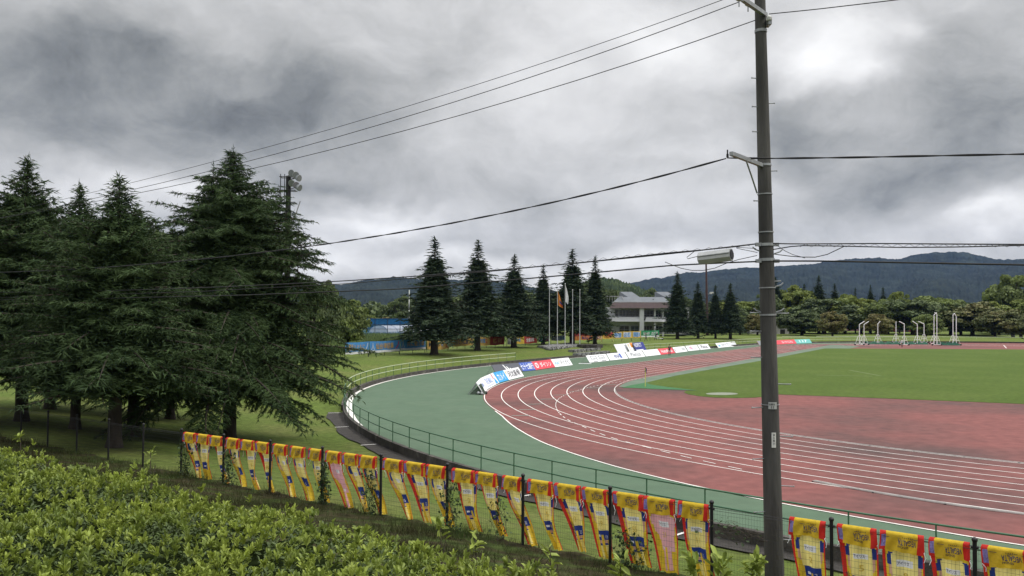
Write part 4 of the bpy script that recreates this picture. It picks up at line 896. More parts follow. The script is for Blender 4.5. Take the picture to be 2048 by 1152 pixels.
# ------------------------------------------------------------------ two-storey building
bA = G(1196, 674); bA = UD(1196, 674, 196); gzb = .99
bl = empty('stadium_building', (bA.x, 196, gzb), 'two-storey white building with brown eaves behind the cedars', 'building', None, math.radians(-6))
M_wall = mat('white_render', (.50, .51, .53), .85, .12, .5, c2=(.40, .40, .41), c2s=.25); M_win = mat('dark_glass', (.02, .022, .025), .12, spec=.7); M_eave = mat('brown_metal', (.062, .038, .038), .6, .2, 1.5); M_roof = mat('grey_roof', (.15, .165, .185), .6, .12, .6); M_frame = mat('window_frame', (.30, .30, .31), .5)
S_ = 196 / FPX      # metres per photo pixel at the building
def X(px): return (px - 1196) * S_
def Zb(py): return UD(1270, py, 196).z - gzb
MB().box((X(1275), 7.5, Zb(655)), (24, 10, 3.1)).build('ground_floor', M_wall, bl)
z1, z2 = Zb(638), Zb(615)
MB().box((X(1275), 7.0, (z1 + z2) / 2), (24, 9.2, z2 - z1)).build('upper_floor', M_wall, bl)
MB().box((X(1275) - 1, 6.0, Zb(643.5) + .1), (26, 13.6, .35)).build('floor_slab', M_wall, bl)
# balcony parapets leaning outwards
for a, b in ((1225, 1281), (1291, 1334)):
    m_ = MB(); y0 = -.6; y1 = -1.2
    for yy0, yy1 in ((y0, y1),): m_.add([(X(a) - .3, y1, Zb(643)), (X(b) + .3, y1, Zb(643)), (X(b), y0, Zb(634)), (X(a), y0, Zb(634)), (X(a) - .3, y1 + .2, Zb(643)), (X(b) + .3, y1 + .2, Zb(643)), (X(b), y0 + .2, Zb(634)), (X(a), y0 + .2, Zb(634))], [(0, 1, 2, 3), (7, 6, 5, 4), (3, 2, 6, 7), (0, 3, 7, 4), (1, 5, 6, 2)])
    m_.build('balcony', M_wall, bl)
for a, b, w_ in ((1278, 1286, 1.1),): MB().box((X(1282), -.9, (Zb(616) + Zb(674)) / 2), (1.0, 1.0, Zb(616) - Zb(674))).build('column', M_wall, bl)
for px in (1308, 1324): MB().box((X(px), -.6, (Zb(616) + Zb(674)) / 2), (.35, .35, Zb(616) - Zb(674))).build('column', M_wall, bl)
def win(a, b, ya, yb, y, n=3):
    f = MB().box(((X(a) + X(b)) / 2, y, (Zb(ya) + Zb(yb)) / 2), (X(b) - X(a), .12, Zb(ya) - Zb(yb))).build('window', M_win, bl); m_ = MB()
    for k in range(n + 1): x = X(a) + (X(b) - X(a)) * k / n; m_.box((x, y - .08, (Zb(ya) + Zb(yb)) / 2), (.09, .08, Zb(ya) - Zb(yb) + .1))
    m_.box(((X(a) + X(b)) / 2, y - .075, Zb(ya)), (X(b) - X(a) + .1, .07, .09)); m_.box(((X(a) + X(b)) / 2, y - .075, Zb(yb)), (X(b) - X(a) + .1, .07, .09)); m_.box(((X(a) + X(b)) / 2, y - .078, (Zb(ya) * .35 + Zb(yb) * .65)), (X(b) - X(a) + .1, .06, .06)); m_.build('frame', M_frame, f)
win(1230, 1236, 620, 632, 2.35, 1); win(1239, 1251, 620, 632, 2.35, 2); win(1252, 1264, 620, 632, 2.35, 2); win(1265.5, 1277, 620, 632, 2.35, 2); win(1287, 1306, 621, 633, 2.35, 3); win(1310, 1322, 621, 633, 2.35, 2); win(1326, 1334, 621, 633, 2.35, 1)
win(1239, 1258, 652, 664, 2.45, 2); win(1262, 1277, 652, 664, 2.45, 2); win(1287, 1304, 652, 664, 2.45, 3); win(1311, 1330, 652, 664, 2.45, 3)
# brown eaves band, sloping inwards, and the roofs
def frustum(x0, x1, y0, y1, z0, z1, ins, m, name, yi=None):
    V = [(x0, y0, z0), (x1, y0, z0), (x1, y1, z0), (x0, y1, z0), (x0 + ins, y0 + ins, z1), (x1 - ins, y0 + ins, z1), (x1 - ins, y1 - ins, z1), (x0 + ins, y1 - ins, z1)]
    MB().add(V, [(3, 2, 1, 0), (4, 5, 6, 7), (0, 1, 5, 4), (1, 2, 6, 5), (2, 3, 7, 6), (3, 0, 4, 7)]).build(name, m, bl)
frustum(X(1219), X(1340), -1.8, 13, Zb(616.5), Zb(605), .9, M_eave, 'eaves')
frustum(X(1226), X(1334), -.9, 12, Zb(604.9), Zb(603.8), .0, M_wall, 'roof_edge')
frustum(X(1227), X(1336), -.6, 12, Zb(603.7), Zb(594), .0 + 1.2, M_roof, 'roof')
for a, b, c_, d_, y in ((1240, 1264, 1257, 1280, 3.5), (1312, 1337, 1331, 1350, 3.8)):     # saw-tooth skylights
    V = [(X(a), y, Zb(583)), (X(b), y, Zb(583)), (X(d_), y - 1.5, Zb(594.5)), (X(c_), y - 1.5, Zb(594.5)), (X(a), y + 4, Zb(583)), (X(b), y + 4, Zb(583)), (X(d_), y + 4, Zb(594.5)), (X(c_), y + 4, Zb(594.5)), (X(a), y, Zb(594.5)), (X(a), y + 4, Zb(594.5))]
    MB().add(V, [(0, 3, 2, 1), (0, 1, 5, 4), (1, 2, 6, 5), (4, 5, 6, 7), (0, 8, 3), (0, 4, 9, 8)]).build('skylight', M_roof, bl)
m_ = MB()
for px in range(1214, 1246, 5): m_.tube([(X(px), .2, Zb(603.5)), (X(px), .2, Zb(593))], .05, 5)
m_.tube([(X(1211), .2, Zb(593)), (X(1244), .2, Zb(593))], .06, 5).tube([(X(1244), .2, Zb(593)), (X(1248), -.4, Zb(603.5))], .06, 5); m_.build('roof_railing', M_frame, bl)
MB().tube([(X(1305), .0, Zb(603.5)), (X(1305), .0, Zb(598))], .12, 6).build('vent', M_black, bl)
# ------------------------------------------------------------------ park building, pavilions and things behind the far lawn
def at(px, py, d): return UD(px, py, d)
d = 225; s2 = d / FPX; a = at(1540, 674, d); r = empty('park_toilet', (a.x, d, a.z), 'low grey concrete block behind the far lawn, half hidden by the pole', 'building')
M_bl = mat('grey_block', (.30, .29, .27), .9, .2, .7)
MB().box((0, 2, 1.65), (77 * s2, 4, 3.4), 0, 0).build('wall', M_bl, r); MB().box((0, 2, 3.42), (78.5 * s2, 4.4, .15)).build('roof', mat('block_roof', (.2, .2, .2), .9), r); MB().box((25 * s2, -.03, 1.0), (1.3, .1, 2.1)).build('door', M_black, r); MB().box((17 * s2, -.03, 1.0), (.9, .1, 2.1)).build('door', M_bl, r)
MB().box((-34.5 * s2, -.03, 1.9), (.5, .1, 1.4)).build('window', M_win, r)
MB().tube([(-23 * s2, 1, 3.4), (-23 * s2, 1, 3.8)], .35, 10).ball((-23 * s2, 1, 3.85), .42, 12, 6, 0, (1, 1, .5)).build('roof_vent', M_white, r)
a = at(1706, 672, 248); r = empty('pavilion', (a.x, 248, a.z), 'small pavilion with a steep dark red roof behind the left cage posts', 'pavilion'); w_ = 4.2
MB().add([(-w_, -w_, 1.6), (w_, -w_, 1.6), (w_, w_, 1.6), (-w_, w_, 1.6), (-.3, -.3, 5.2), (.3, -.3, 5.2), (.3, .3, 5.2), (-.3, .3, 5.2)], [(3, 2, 1, 0), (0, 1, 5, 4), (1, 2, 6, 5), (2, 3, 7, 6), (3, 0, 4, 7), (4, 5, 6, 7)]).build('roof', mat('maroon_roof', (.075, .022, .028), .8, .2, 2), r)
for x in (-3.4, 3.4):
    for y in (-3.4, 3.4): MB().box((x, y, .8), (.3, .3, 1.7)).build('post', M_bark, r)
MB().box((0, 0, .45), (5, 1.2, .9)).build('bench', mat('pale_stone', (.35, .34, .31), .9), r)
a = at(1808, 669, 262); s2 = 262 / FPX; r = empty('red_hall', (a.x, 262, a.z), 'long low red hall with a white gable seen between the cage posts', 'building')
m_ = MB().box((0, 3, 1.1), (68 * s2, 6, 2.2)); m_.build('wall', mat('red_boards', (.16, .035, .040), .85, .2, 1), r); MB().box((0, 3, 2.3), (70 * s2, 6.4, .25)).build('roof_edge', M_white, r)
MB().add([(-26 * s2, -.3, 2.4), (-9 * s2, -.3, 2.4), (-17 * s2, -.3, 5.0), (-26 * s2, 4, 2.4), (-9 * s2, 4, 2.4), (-17 * s2, 4, 5.0)], [(0, 1, 2), (5, 4, 3), (0, 2, 5, 3), (2, 1, 4, 5)]).build('gable', mat('pale_gable', (.45, .48, .5), .7), r)
for k in range(6): MB().box(((-24 + k * 10) * s2, -.05, 1.1), (.9, .1, 1.2)).build('window', M_win, r)
# low things glimpsed under the park trees
def lowfence(p0, p1, d, hh, lab, m, step=2.2, rails=2):
    a, b = at(p0[0], p0[1], d), at(p1[0], p1[1], d); L_ = (b - a).length; r = empty('park_fence', (a.x, d, a.z), lab, 'fence')
    m_ = MB()
    for k in range(rails): m_.tube([(0, 0, hh * (k + 1) / rails), (L_, 0, hh * (k + 1) / rails)], .05, 6)
    m_.build('rail', m, r)
    pm_ = MB().tube([(0, 0, -.1), (0, 0, hh)], .045, 6).build('post', m, r)
    for k in range(1, min(60, int(L_ / step) + 1)): o = pm_.copy(); col.objects.link(o); o.parent = r; o.location = (k * step, 0, 0)
lowfence((1565, 682.5), (1610, 682.3), 191, 1.1, 'short pale double rail in front of the park block', M_railp, 2.0)
lowfence((1633, 682.3), (1720, 682.6), 193, 1.1, 'pale double rail running right behind the throwing cage', M_railp, 8)
lowfence((1720, 683), (2075, 684.3), 194, 1.15, 'long pale rail on the far lawn at the right edge', M_railp, 9)
lowfence((1385, 676), (1500, 675), 215, 1.6, 'dark bar fence under the cedars left of the pole', M_black, 1.6)
lowfence((1590, 675.5), (1700, 676), 230, 1.2, 'dark low fence under the round trees right of the pole', M_black, 2.5)
lowfence((1985, 675), (2060, 675.5), 228, 1.3, 'white rail under the trees at the right frame edge', M_white, 4)
a = at(1470, 676, 230); r = empty('ball_net', (a.x, 230, a.z), 'dark green wire cage fence under the trees left of the block', 'fence')
m_ = MB()
for k in range(10): m_.tube([(k * .75, 0, 0), (k * .75, 0, 2.6)], .05, 5)
for z in (.1, 1.3, 2.6): m_.tube([(0, 0, z), (6.8, 0, z)], .05, 5)
m_.build('bars', mat('cage_green', (.03, .12, .10), .6), r)
a = at(1487, 672, 240); r = empty('playground_slide', (a.x, 240, a.z), 'small bright blue play tower under the trees left of the block', 'play tower')
for x in (-1, 1): MB().tube([(x, 0, 0), (x, 0, 3.8)], .12, 8).build('post', mat('play_blue', (.01, .13, .36), .5), r)
MB().add([(-1.6, -1.3, 3.6), (1.6, -1.3, 3.6), (1.6, 1.3, 3.6), (-1.6, 1.3, 3.6), (0, 0, 5.0)], [(3, 2, 1, 0), (0, 1, 4), (1, 2, 4), (2, 3, 4), (3, 0, 4)]).build('roof', MATS['play_blue'], r); MB().box((0, 0, 2.3), (2.2, 1.6, .8)).build('deck', MATS['play_blue'], r)
for (px, py, d, lab, w_) in ((1372, 675, 205, 'dark estate car parked under the cedars right of the building', 4.4), (1362, 674.5, 216, 'white van parked under the cedars near the building', 4.6)):
    a = at(px, py, d); white = 'white' in lab; r = empty('parked_car', (a.x, d, a.z), lab, 'car'); cm = M_white if white else mat('car_navy', (.02, .03, .05), .3); h_ = 1.95 if white else 1.5; w2 = w_ / 2
    prof = [(-w2, .35), (-w2, .85), (-w2 * .8, .95), (-w2 * .55, h_), (w2 * .6, h_), (w2 * .92, .95), (w2, .85), (w2, .35)]
    V = [(x, y, z) for y in (-.85, .85) for x, z in prof]; n = len(prof); MB().add(V, [tuple(range(n)), tuple(range(2 * n - 1, n - 1, -1))] + [(k, n + k, n + (k + 1) % n, (k + 1) % n) for k in range(n)]).build('body', cm, r)
    MB().add([(-w2 * .62, -.86, 1.0), (w2 * .68, -.86, 1.0), (w2 * .55, -.86, h_ - .12), (-w2 * .5, -.86, h_ - .12)], [(0, 1, 2, 3)]).build('side_window', M_win, r)
    for x in (-w2 * .62, w2 * .62): MB().tube([(x, -.88, .33), (x, .88, .33)], .33, 14).build('wheel', M_black, r)
# light mast at the far tree line
a = at(1415, 672, 205); r = empty('light_mast', (a.x, 205, a.z), 'tall dark red-brown mast behind the far boards, lamp on its side', 'light mast'); tz = at(1412, 527, 205).z - a.z
MB().tube([(0, 0, 0), (-.15, 0, tz * .5), (-.3, 0, tz)], [.36, .30, .2], 10).build('pole', mat('mast_brown', (.055, .028, .028), .7, .2, 3), r); MB().box((1.0, -.1, (at(1420, 586, 205).z - a.z)), (.9, .5, .5)).build('lamp', M_ins, r); MB().tube([(-.2, 0, at(1420, 588, 205).z - a.z), (1.0, -.1, at(1420, 588, 205).z - a.z)], .06, 6).build('arm', M_galv, r)
MB().box((.35, -.4, at(1417, 653, 205).z - a.z), (.75, .3, 1.3)).build('switch_box', M_ins, r)
# ------------------------------------------------------------------ throwing cages
def cage(lab, posts, netspan):
    a = UZ(posts[0][0], posts[0][1]); r = empty('throwing_cage', tuple(a), lab, 'throwing cage'); O = Vector(a)
    for (px, pyb, pyt, tx, ty) in posts:
        b = UZ(px, pyb); d = b.y; t = UD(px, pyt, d); e_ = UD(tx, ty, d); b -= O; t -= O; e_ -= O
        m_ = MB().tube([tuple(b + Vector((0, 0, .15))), tuple(t)], .085, 8).tube([tuple(t), tuple(e_)], .08, 8); m_.build('post', M_white, r)
        m_ = MB()
        for sx in (-.85, .85): m_.tube([(b.x + sx, b.y, .2), (b.x + sx * .25, b.y, 1.9), (b.x, b.y, 1.9)], .04, 6)
        m_.tube([(b.x - .95, b.y, .2), (b.x + .95, b.y, .2)], .05, 6).tube([(b.x - .55, b.y, 1.0), (b.x + .55, b.y, 1.0)], .035, 6); m_.build('foot_frame', M_white, r)
        for sx in (-.9, .9): MB().tube([(b.x + sx - .0, b.y - .15, .16), (b.x + sx, b.y + .1, .16)], .16, 10).build('wheel', M_black, r)
    m_ = MB(); (x0, y0), (x1, y1) = netspan; p0, p1 = UZ(x0, y0) - O, UZ(x1, y1) - O; n = 40; V = []
    for k in range(n + 1):
        for q in range(6): c = lerp(p0, p1, k / n); V.append((c.x, c.y + (q - 2.5) * .5, .05 + max(0, .38 + .2 * math.sin(k * 1.3) + .12 * math.sin(k * 3.1)) * math.sin(PI * q / 5)))
    m_.add(V, [(k * 6 + q, k * 6 + q + 1, (k + 1) * 6 + q + 1, (k + 1) * 6 + q) for k in range(n) for q in range(5)], 0, True); m_.build('lowered_net', mat('net_green', (.008, .06, .035), .9, .4, 3), r)
cage('low white throwing cage of seven bent posts around a lowered green net', [(1718.8, 690.5, 649, 1729, 642.5), (1728, 690, 649, 1737.5, 643), (1755.6, 686, 648, 1760.5, 642.5), (1792, 686, 650, 1792, 642.5), (1808.5, 691, 648, 1798.5, 643), (1834.6, 689, 648.5, 1825, 642.5), (1848, 686, 648, 1837, 643)], ((1730, 688), (1852, 689)))
cage('taller white throwing cage of four posts to the right of the low one', [(1868, 689, 630, 1873, 625), (1873.7, 691, 628, 1869, 625), (1906, 689, 629, 1909.5, 627), (1912.5, 691, 633, 1909, 627.5)], ((1872, 690.5), (1915, 691)))
# ------------------------------------------------------------------ blue net yard, greenhouse, house and mast on the left
d = 192; s3 = d / FPX; gy = at(770, 672.5, d); r = empty('blue_net_fence', (gy.x, d, .95), 'tall blue netting fence with poles beyond the blue banners', 'net fence'); hN = at(770, 637, d).z - .95
M_net = mat('blue_net', (.025, .16, .40), .9, .15, .8, alpha=.58)
m_ = MB().add([(-45 * s3, 0, 0), (58 * s3, 0, 0), (58 * s3, 0, hN), (-45 * s3, 0, hN)], [(0, 1, 2, 3)]); m_.build('netting', M_net, r)
m_ = MB().add([(-45 * s3, .04, hN * .64), (58 * s3, .04, hN * .64), (58 * s3, .04, hN), (-45 * s3, .04, hN)], [(0, 1, 2, 3)]); m_.build('netting', mat('blue_net_dense', (.018, .12, .32), .9, .15, .8), r)
for k in range(5): MB().tube([((-45 + k * 25) * s3, -.05, 0), ((-45 + k * 25) * s3, -.05, hN + .1)], .07, 6).build('post', mat('net_post', (.02, .04, .09), .6), r)
for z in (hN, hN * .64, hN * .38): MB().tube([(-45 * s3, -.05, z), (58 * s3, -.05, z)], .05, 6).build('rail', MATS['net_post'], r)
d2 = 202; s4 = d2 / FPX; a = at(757, 672, d2); r = empty('greenhouse', (a.x, d2, .9), 'long white plastic greenhouse tunnel behind the blue netting', 'greenhouse'); Rg = 19 * s4; hG = at(757, 651, d2).z - .9
V = []; n = 14
for (yy, xx) in ((0, 0), (16, 12)):
    for k in range(n + 1): a_ = PI * k / n; V.append((xx - Rg * math.cos(a_), yy, hG * math.sin(a_) ** .8))
m_ = MB().add(V, [(k, k + 1, n + 2 + k, n + 1 + k) for k in range(n)] + [tuple(range(n + 1))], 0, True); m_.sm[-1] = False; m_.build('cover', mat('plastic_film', (.78, .80, .86), .35, .1, 1), r)
m_ = MB()
for q in range(7):
    f_ = q / 6; m_.tube([(f_ * 12 - Rg * 1.005 * math.cos(PI * k / n), f_ * 16, hG * 1.01 * math.sin(PI * k / n) ** .8) for k in range(n + 1)], .04, 5)
m_.build('hoop', MATS['net_post'], r)
a = at(832, 648, 231); r = empty('farm_house', (a.x, 231, .95), 'small white house with dark roof left of the first far cedar', 'house'); s5 = 231 / FPX; zt_ = at(832, 627, 231).z - .95
MB().box((0, 3, zt_ / 2), (36 * s5, 6, zt_)).build('wall', mat('house_wall', (.42, .42, .40), .8, .1, 1), r)
MB().add([(-21 * s5, -.6, zt_), (21 * s5, -.6, zt_), (21 * s5, 6.6, zt_), (-21 * s5, 6.6, zt_), (-15 * s5, 3, zt_ + 1.0), (15 * s5, 3, zt_ + 1.0)], [(3, 2, 1, 0), (0, 1, 5, 4), (1, 2, 5), (2, 3, 4, 5), (3, 0, 4)]).build('roof', mat('slate_roof', (.13, .13, .14), .7, .1, 2), r)
for x in (-7, 8): f = MB().box((x * s5, -.03, zt_ - 1.3), (1.2, .1, 1.3)).build('window', M_win, r)
a = at(818, 650, 224); r = empty('antenna_mast', (a.x, 224, .95), 'thin red and white banded mast beside the small white house', 'mast'); zt_ = at(818, 580, 224).z - .95
m_ = MB()
for k in range(9): m_.tube([(0, 0, zt_ * k / 9), (0, 0, zt_ * (k + 1) / 9)], .14, 8, k % 2)
m_.build('mast', [M_white, M_galv], r)
# ------------------------------------------------------------------ floodlight tower behind the big cedar
d = 62; a = at(578, 800, d); gz_ = Z(a.x, d); b = at(577, 352, d); r = empty('floodlight_tower', (b.x, d, gz_), 'dark floodlight pole with silver dish lamps rising behind the big cedar', 'floodlight'); tz = b.z - gz_
MB().tube([(0, 0, 0), (0, 0, tz)], [.26, .19], 12).build('pole', M_black, r)
m_ = MB()
for z in (tz - .1, tz - 1.1, tz - 2.0):
    for x in (-.55, .55): m_.tube([(x, -.3, z), (x, .3, z)], .03, 5)
    m_.tube([(-.6, -.3, z), (.6, -.3, z)], .035, 5).tube([(-.6, .3, z), (.6, .3, z)], .035, 5)
for x in (-.5, -.2): m_.tube([(x, -.3, tz - 2.1), (x, -.3, tz + .1)], .03, 5)
m_.build('platform', M_black, r)
MB().tube([(.95, -.2, tz - 1.9), (.2, 0, tz - 4.0)], .035, 6).build('brace', M_galv, r)
for k in range(10): sd_ = 1 if k % 2 else -1; MB().tube([(0, 0, tz - 2.6 - k * .55), (sd_ * .55, 0, tz - 2.6 - k * .55)], .02, 5).build('step_bolt', M_black, r)
M_lens = mat('lamp_lens', (.16, .17, .18), .12, spec=.7)
for (px, py, aim) in ((586.5, 348, (-.3, -1, -.1)), (594, 352, (.5, -1, -.2)), (600, 358, (1, -.5, -.2)), (587, 368, (-.2, -1, -.3)), (594.5, 372, (.6, -.9, -.3)), (601, 377, (1, -.4, -.35))):
    c = at(px, py, d) - Vector(r.location) + Vector((0, -.4, 0)); ai = Vector(aim).normalized(); m_ = MB()
    m_.tube([tuple(c - ai * .30), tuple(c - ai * .22), tuple(c - ai * .06), tuple(c + ai * .08)], [.07, .15, .23, .26], 18); m_.build('lamp', mat('dish_silver', (.36, .38, .40), .35, metal=.5), r)
    MB().tube([tuple(c + ai * .081), tuple(c + ai * .095)], .235, 18).build('lens', M_lens, r)
    MB().tube([tuple(c - ai * .2), (0.0, 0, c.z - .1)], .03, 5).build('arm', M_black, r)
#@@P3
# ------------------------------------------------------------------ conifers
M_need = mat('cedar_needles', (.035, .060, .022), .8, .35, 1.6, c2=(.052, .082, .030), c2s=.9, spec=.15)
M_need2 = mat('cedar_needles_far', (.030, .048, .026), .8, .30, .8, c2=(.045, .068, .036), c2s=.5, spec=.15)
def cedar_crown(Ht, R, seed, h0=.14, nlimb=150, tstep=.2, blen=.17, bw=.035, per=3, leaders=(), prof=.72, tipdroop=.16, inner=9000, base_el=-3):
    """limbs in loose tiers, each with twigs on both sides and hanging sprays of needles. returns crown mesh data and limb polylines"""
    rg = np.random.default_rng(seed); Bp = []; Bd = []; limbs = []
    def grow(ax0, hh0, hh1, Rm, n, az0=0., pf=prof):
        az = az0
        for i in range(n):
            t = (i + rg.random() * .8) / n; t = t ** .95; h = hh0 + (hh1 - hh0) * t; az += 2.39996 + rg.normal() * .35
            L = Rm * max(.05, (1 - t)) ** pf * min(1, (1.02 - t) / .34) ** .75 * rg.uniform(.72, 1.16) * (1 if t > .08 else rg.uniform(.75, 1.))
            a0 = math.radians(base_el + 24 * t + rg.normal() * 5); dr = tipdroop * rg.uniform(.5, 1.5) * (1.1 - t * .5); ns = max(4, int(L / .22)); s = np.linspace(0, 1, ns + 1)
            r_ = L * s; z = h + r_ * math.tan(a0) - dr * L * s ** 2.3; bend = rg.normal() * .16; aa = az + bend * s
            P = np.stack([ax0[0] + r_ * np.cos(aa), ax0[1] + r_ * np.sin(aa), z], 1); limbs.append((P, .012 + .016 * L))
            d = np.gradient(P, axis=0); d /= np.linalg.norm(d, axis=1)[:, None] + 1e-9
            k = np.arange(max(.12, .10) * L if L > 1 else .05, L, tstep)
            for q, rr in enumerate(k):
                f = rr / L; j = min(ns, int(f * ns)); p = P[j] + (P[min(j + 1, ns)] - P[j]) * (f * ns - j); dd = d[j]
                sd = np.cross(dd, (0, 0, 1.)); sd /= np.linalg.norm(sd) + 1e-9; sg = 1 if q % 2 else -1
                l2 = (.16 + .30 * L * (1 - f) * min(1, .35 + f * 1.5)) * rg.uniform(.6, 1.25); l2 = min(l2, 1.35)
                w_ = dd * rg.uniform(.35, .8) + sd * sg + np.array((0, 0, rg.uniform(-.15, .22))); w_ /= np.linalg.norm(w_); m = max(2, int(l2 / (blen * .42)))
                u = (np.arange(m) + rg.random(m) * .6) / m; tp = p + w_ * (l2 * u)[:, None]; tp[:, 2] -= .30 * l2 * u ** 2 * rg.uniform(.3, 1.8)
                for _ in range(per + (rg.random() < .5)):
                    Bp.append(tp + rg.normal(size=tp.shape) * .02); e = w_ * .8 + rg.normal(size=tp.shape) * .34 + (0, 0, -.30); Bd.append(e)
            # needles hugging the limb and its nodding tip
            m = max(3, int(L / (blen * .5))); u = rg.random(m); jj = np.minimum((u * ns).astype(int), ns); Bp.append(P[jj] + rg.normal(size=(m, 3)) * .03); Bd.append(d[jj] * .8 + rg.normal(size=(m, 3)) * .5)
            tp = P[-1] + d[-1] * np.linspace(0, .18, 4)[:, None]; Bp.append(tp); Bd.append(np.tile(d[-1] + (0, 0, -.4), (4, 1)) + rg.normal(size=(4, 3)) * .2)
    grow((0, 0), h0 * Ht, Ht * .985, R, nlimb)
    for (lx, ly, lz0, lz1, lr, ln) in leaders:
        grow((lx, ly), lz0, lz1, lr, ln, rg.random() * 6); limbs.append((np.array([(lx * .35, ly * .35, lz0 - 1.2), (lx, ly, lz0), (lx, ly, lz1)]), .06))
        m = 30; u = rg.random(m); Bp.append(np.stack([lx + rg.normal(size=m) * .03, ly + rg.normal(size=m) * .03, lz0 + (lz1 - lz0) * u ** .5 + .1], 1)); Bd.append(rg.normal(size=(m, 3)) * .4 + (0, 0, .7))
    m = 50; u = rg.random(m); Bp.append(np.stack([rg.normal(size=m) * .04, rg.normal(size=m) * .04, Ht * (.9 + .1 * u)], 1)); Bd.append(rg.normal(size=(m, 3)) * .5 + (0, 0, .7))
    m = int(inner); u = rg.random(m) ** .9 * .80; hh = h0 * Ht * 1.05 + (Ht * .97 - h0 * Ht) * u; rr = R * (1 - u) ** (prof + .25) * .62 * rg.random(m) ** .5; aa = rg.uniform(0, 2 * PI, m)
    IP = np.stack([rr * np.cos(aa), rr * np.sin(aa), hh], 1); ID = rg.normal(size=(m, 3)) * (1, 1, .45); ID /= np.linalg.norm(ID, axis=1)[:, None]; isd = np.cross(ID, rg.normal(size=(m, 3))); isd /= np.linalg.norm(isd, axis=1)[:, None]
    IL = blen * 1.3 * rg.uniform(.6, 1.4, (m, 1)); IV = np.stack([IP - isd * bw * .9, IP + isd * bw * .9, IP + ID * IL], 1).reshape(-1, 3)
    Bp = np.concatenate(Bp); Bd = np.concatenate(Bd); n = len(Bp); Bd /= np.linalg.norm(Bd, axis=1)[:, None]
    sd = np.cross(Bd, rg.normal(size=(n, 3))); sd /= np.linalg.norm(sd, axis=1)[:, None] + 1e-9; l = blen * rg.uniform(.6, 1.35, n)[:, None]
    V = np.stack([Bp - sd * bw * .5, Bp + sd * bw * .5, Bp + Bd * l + sd * bw * .12], 1).reshape(-1, 3)
    V = np.concatenate([V, IV]); n = len(V) // 3
    return V, np.arange(3 * n).reshape(-1, 3), limbs
def cedar_parts(Ht, R, seed, m_need, tr=.22, lean=0., limb_seg=5, **k):
    V, F, limbs = cedar_crown(Ht, R, seed, **k); cm = np_mesh('crown', V, F)
    cm.materials.append(m_need); m_ = MB(); rg = np.random.default_rng(seed + 1)
    m_.tube([(0, 0, -.5), (0, 0, .0), (.02, 0, .35), (0, .03, Ht * .2), (.03, 0, Ht * .5), (0, 0, Ht * .98)], [tr * 1.5, tr * 1.3, tr, tr * .85, tr * .5, .02], 12)
    for P, r in limbs:
        if len(P) > 8: P = P[::2]
        m_.tube([tuple(p) for p in P], list(np.linspace(max(r, .015), .008, len(P))), limb_seg, cap=False)
    me = bpy.data.meshes.new('trunk'); me.from_pydata(m_.v, [], m_.f); me.polygons.foreach_set('use_smooth', m_.sm); me.update(); me.materials.append(M_bark); return cm, me
def place_tree(name, loc, parts, lab, grp, cat='tree', sx=1., sz=1., rz=0.):
    r = empty(name, tuple(loc), lab, cat, grp, rz); 
    for nm, me in zip(('crown', 'trunk'), parts): o = bpy.data.objects.new(nm, me); col.objects.link(o); o.parent = r; o.scale = (sx, sx, sz)
    return r
def near_tree(px, pyb, pyt, R, lab, seed, parts=None, ref=None, rz=0., **k):
    g = G(px, pyb); Ht = UD(px, pyt, g.y).z - g.z
    if parts is None: parts = cedar_parts(Ht, R, seed, M_need, **k); ref = (Ht, R)
    place_tree('cedar_tree', g, parts, lab, 'big cedars on the near lawn', sx=R / ref[1], sz=Ht / ref[0], rz=rz); return parts, ref
g0 = G(458, 884); s0 = g0.y / FPX
near_tree(458, 884, 296, 6.4, 'largest dark cedar, nearest, its trunk right behind the banners', 3, h0=.17, nlimb=330, tr=.30, tstep=.135, blen=.20, bw=.034, per=6, prof=.50, tipdroop=.22, inner=60000, base_el=-4,
          leaders=((-1.25, .3, 8.6, 11.4, 1.3, 26), (1.9, .6, 8.6, 11.5, 1.5, 28), (-.6, -.8, 9.5, 12.2, 1.0, 18), (3.1, -.6, 6.6, 9.6, 1.6, 30), (-2.6, .4, 7.0, 9.2, 1.3, 22)))
partsB, refB = near_tree(228, 895, 350, 4.7, 'dark cedar whose thick trunk stands behind the plain mesh fence', 5, h0=.20, nlimb=230, tr=.24, tstep=.15, blen=.21, bw=.038, per=5, prof=.72, tipdroop=.15, inner=50000, base_el=4)
near_tree(43, 842, 312, 5.2, 'tall cedar at the left frame edge with a clear pointed top', 6, partsB, refB, rz=2.1)
near_tree(266, 872, 412, 4.6, 'cedar just behind and right of the thick fence trunk, thinner trunk', 7, partsB, refB, rz=4.0)
near_tree(150, 858, 366, 4.0, 'cedar with a narrow spire between the two left hand tops', 8, partsB, refB, rz=5.2)
near_tree(-70, 850, 340, 5.0, 'dark cedar cut off by the left edge of the photograph', 9, partsB, refB, rz=.9)
near_tree(340, 838, 452, 4.6, 'cedar filling the gap left of the largest cedar', 12, partsB, refB, rz=1.3)
near_tree(100, 818, 430, 5.2, 'low dark cedar far behind the left spires', 13, partsB, refB, rz=2.7)
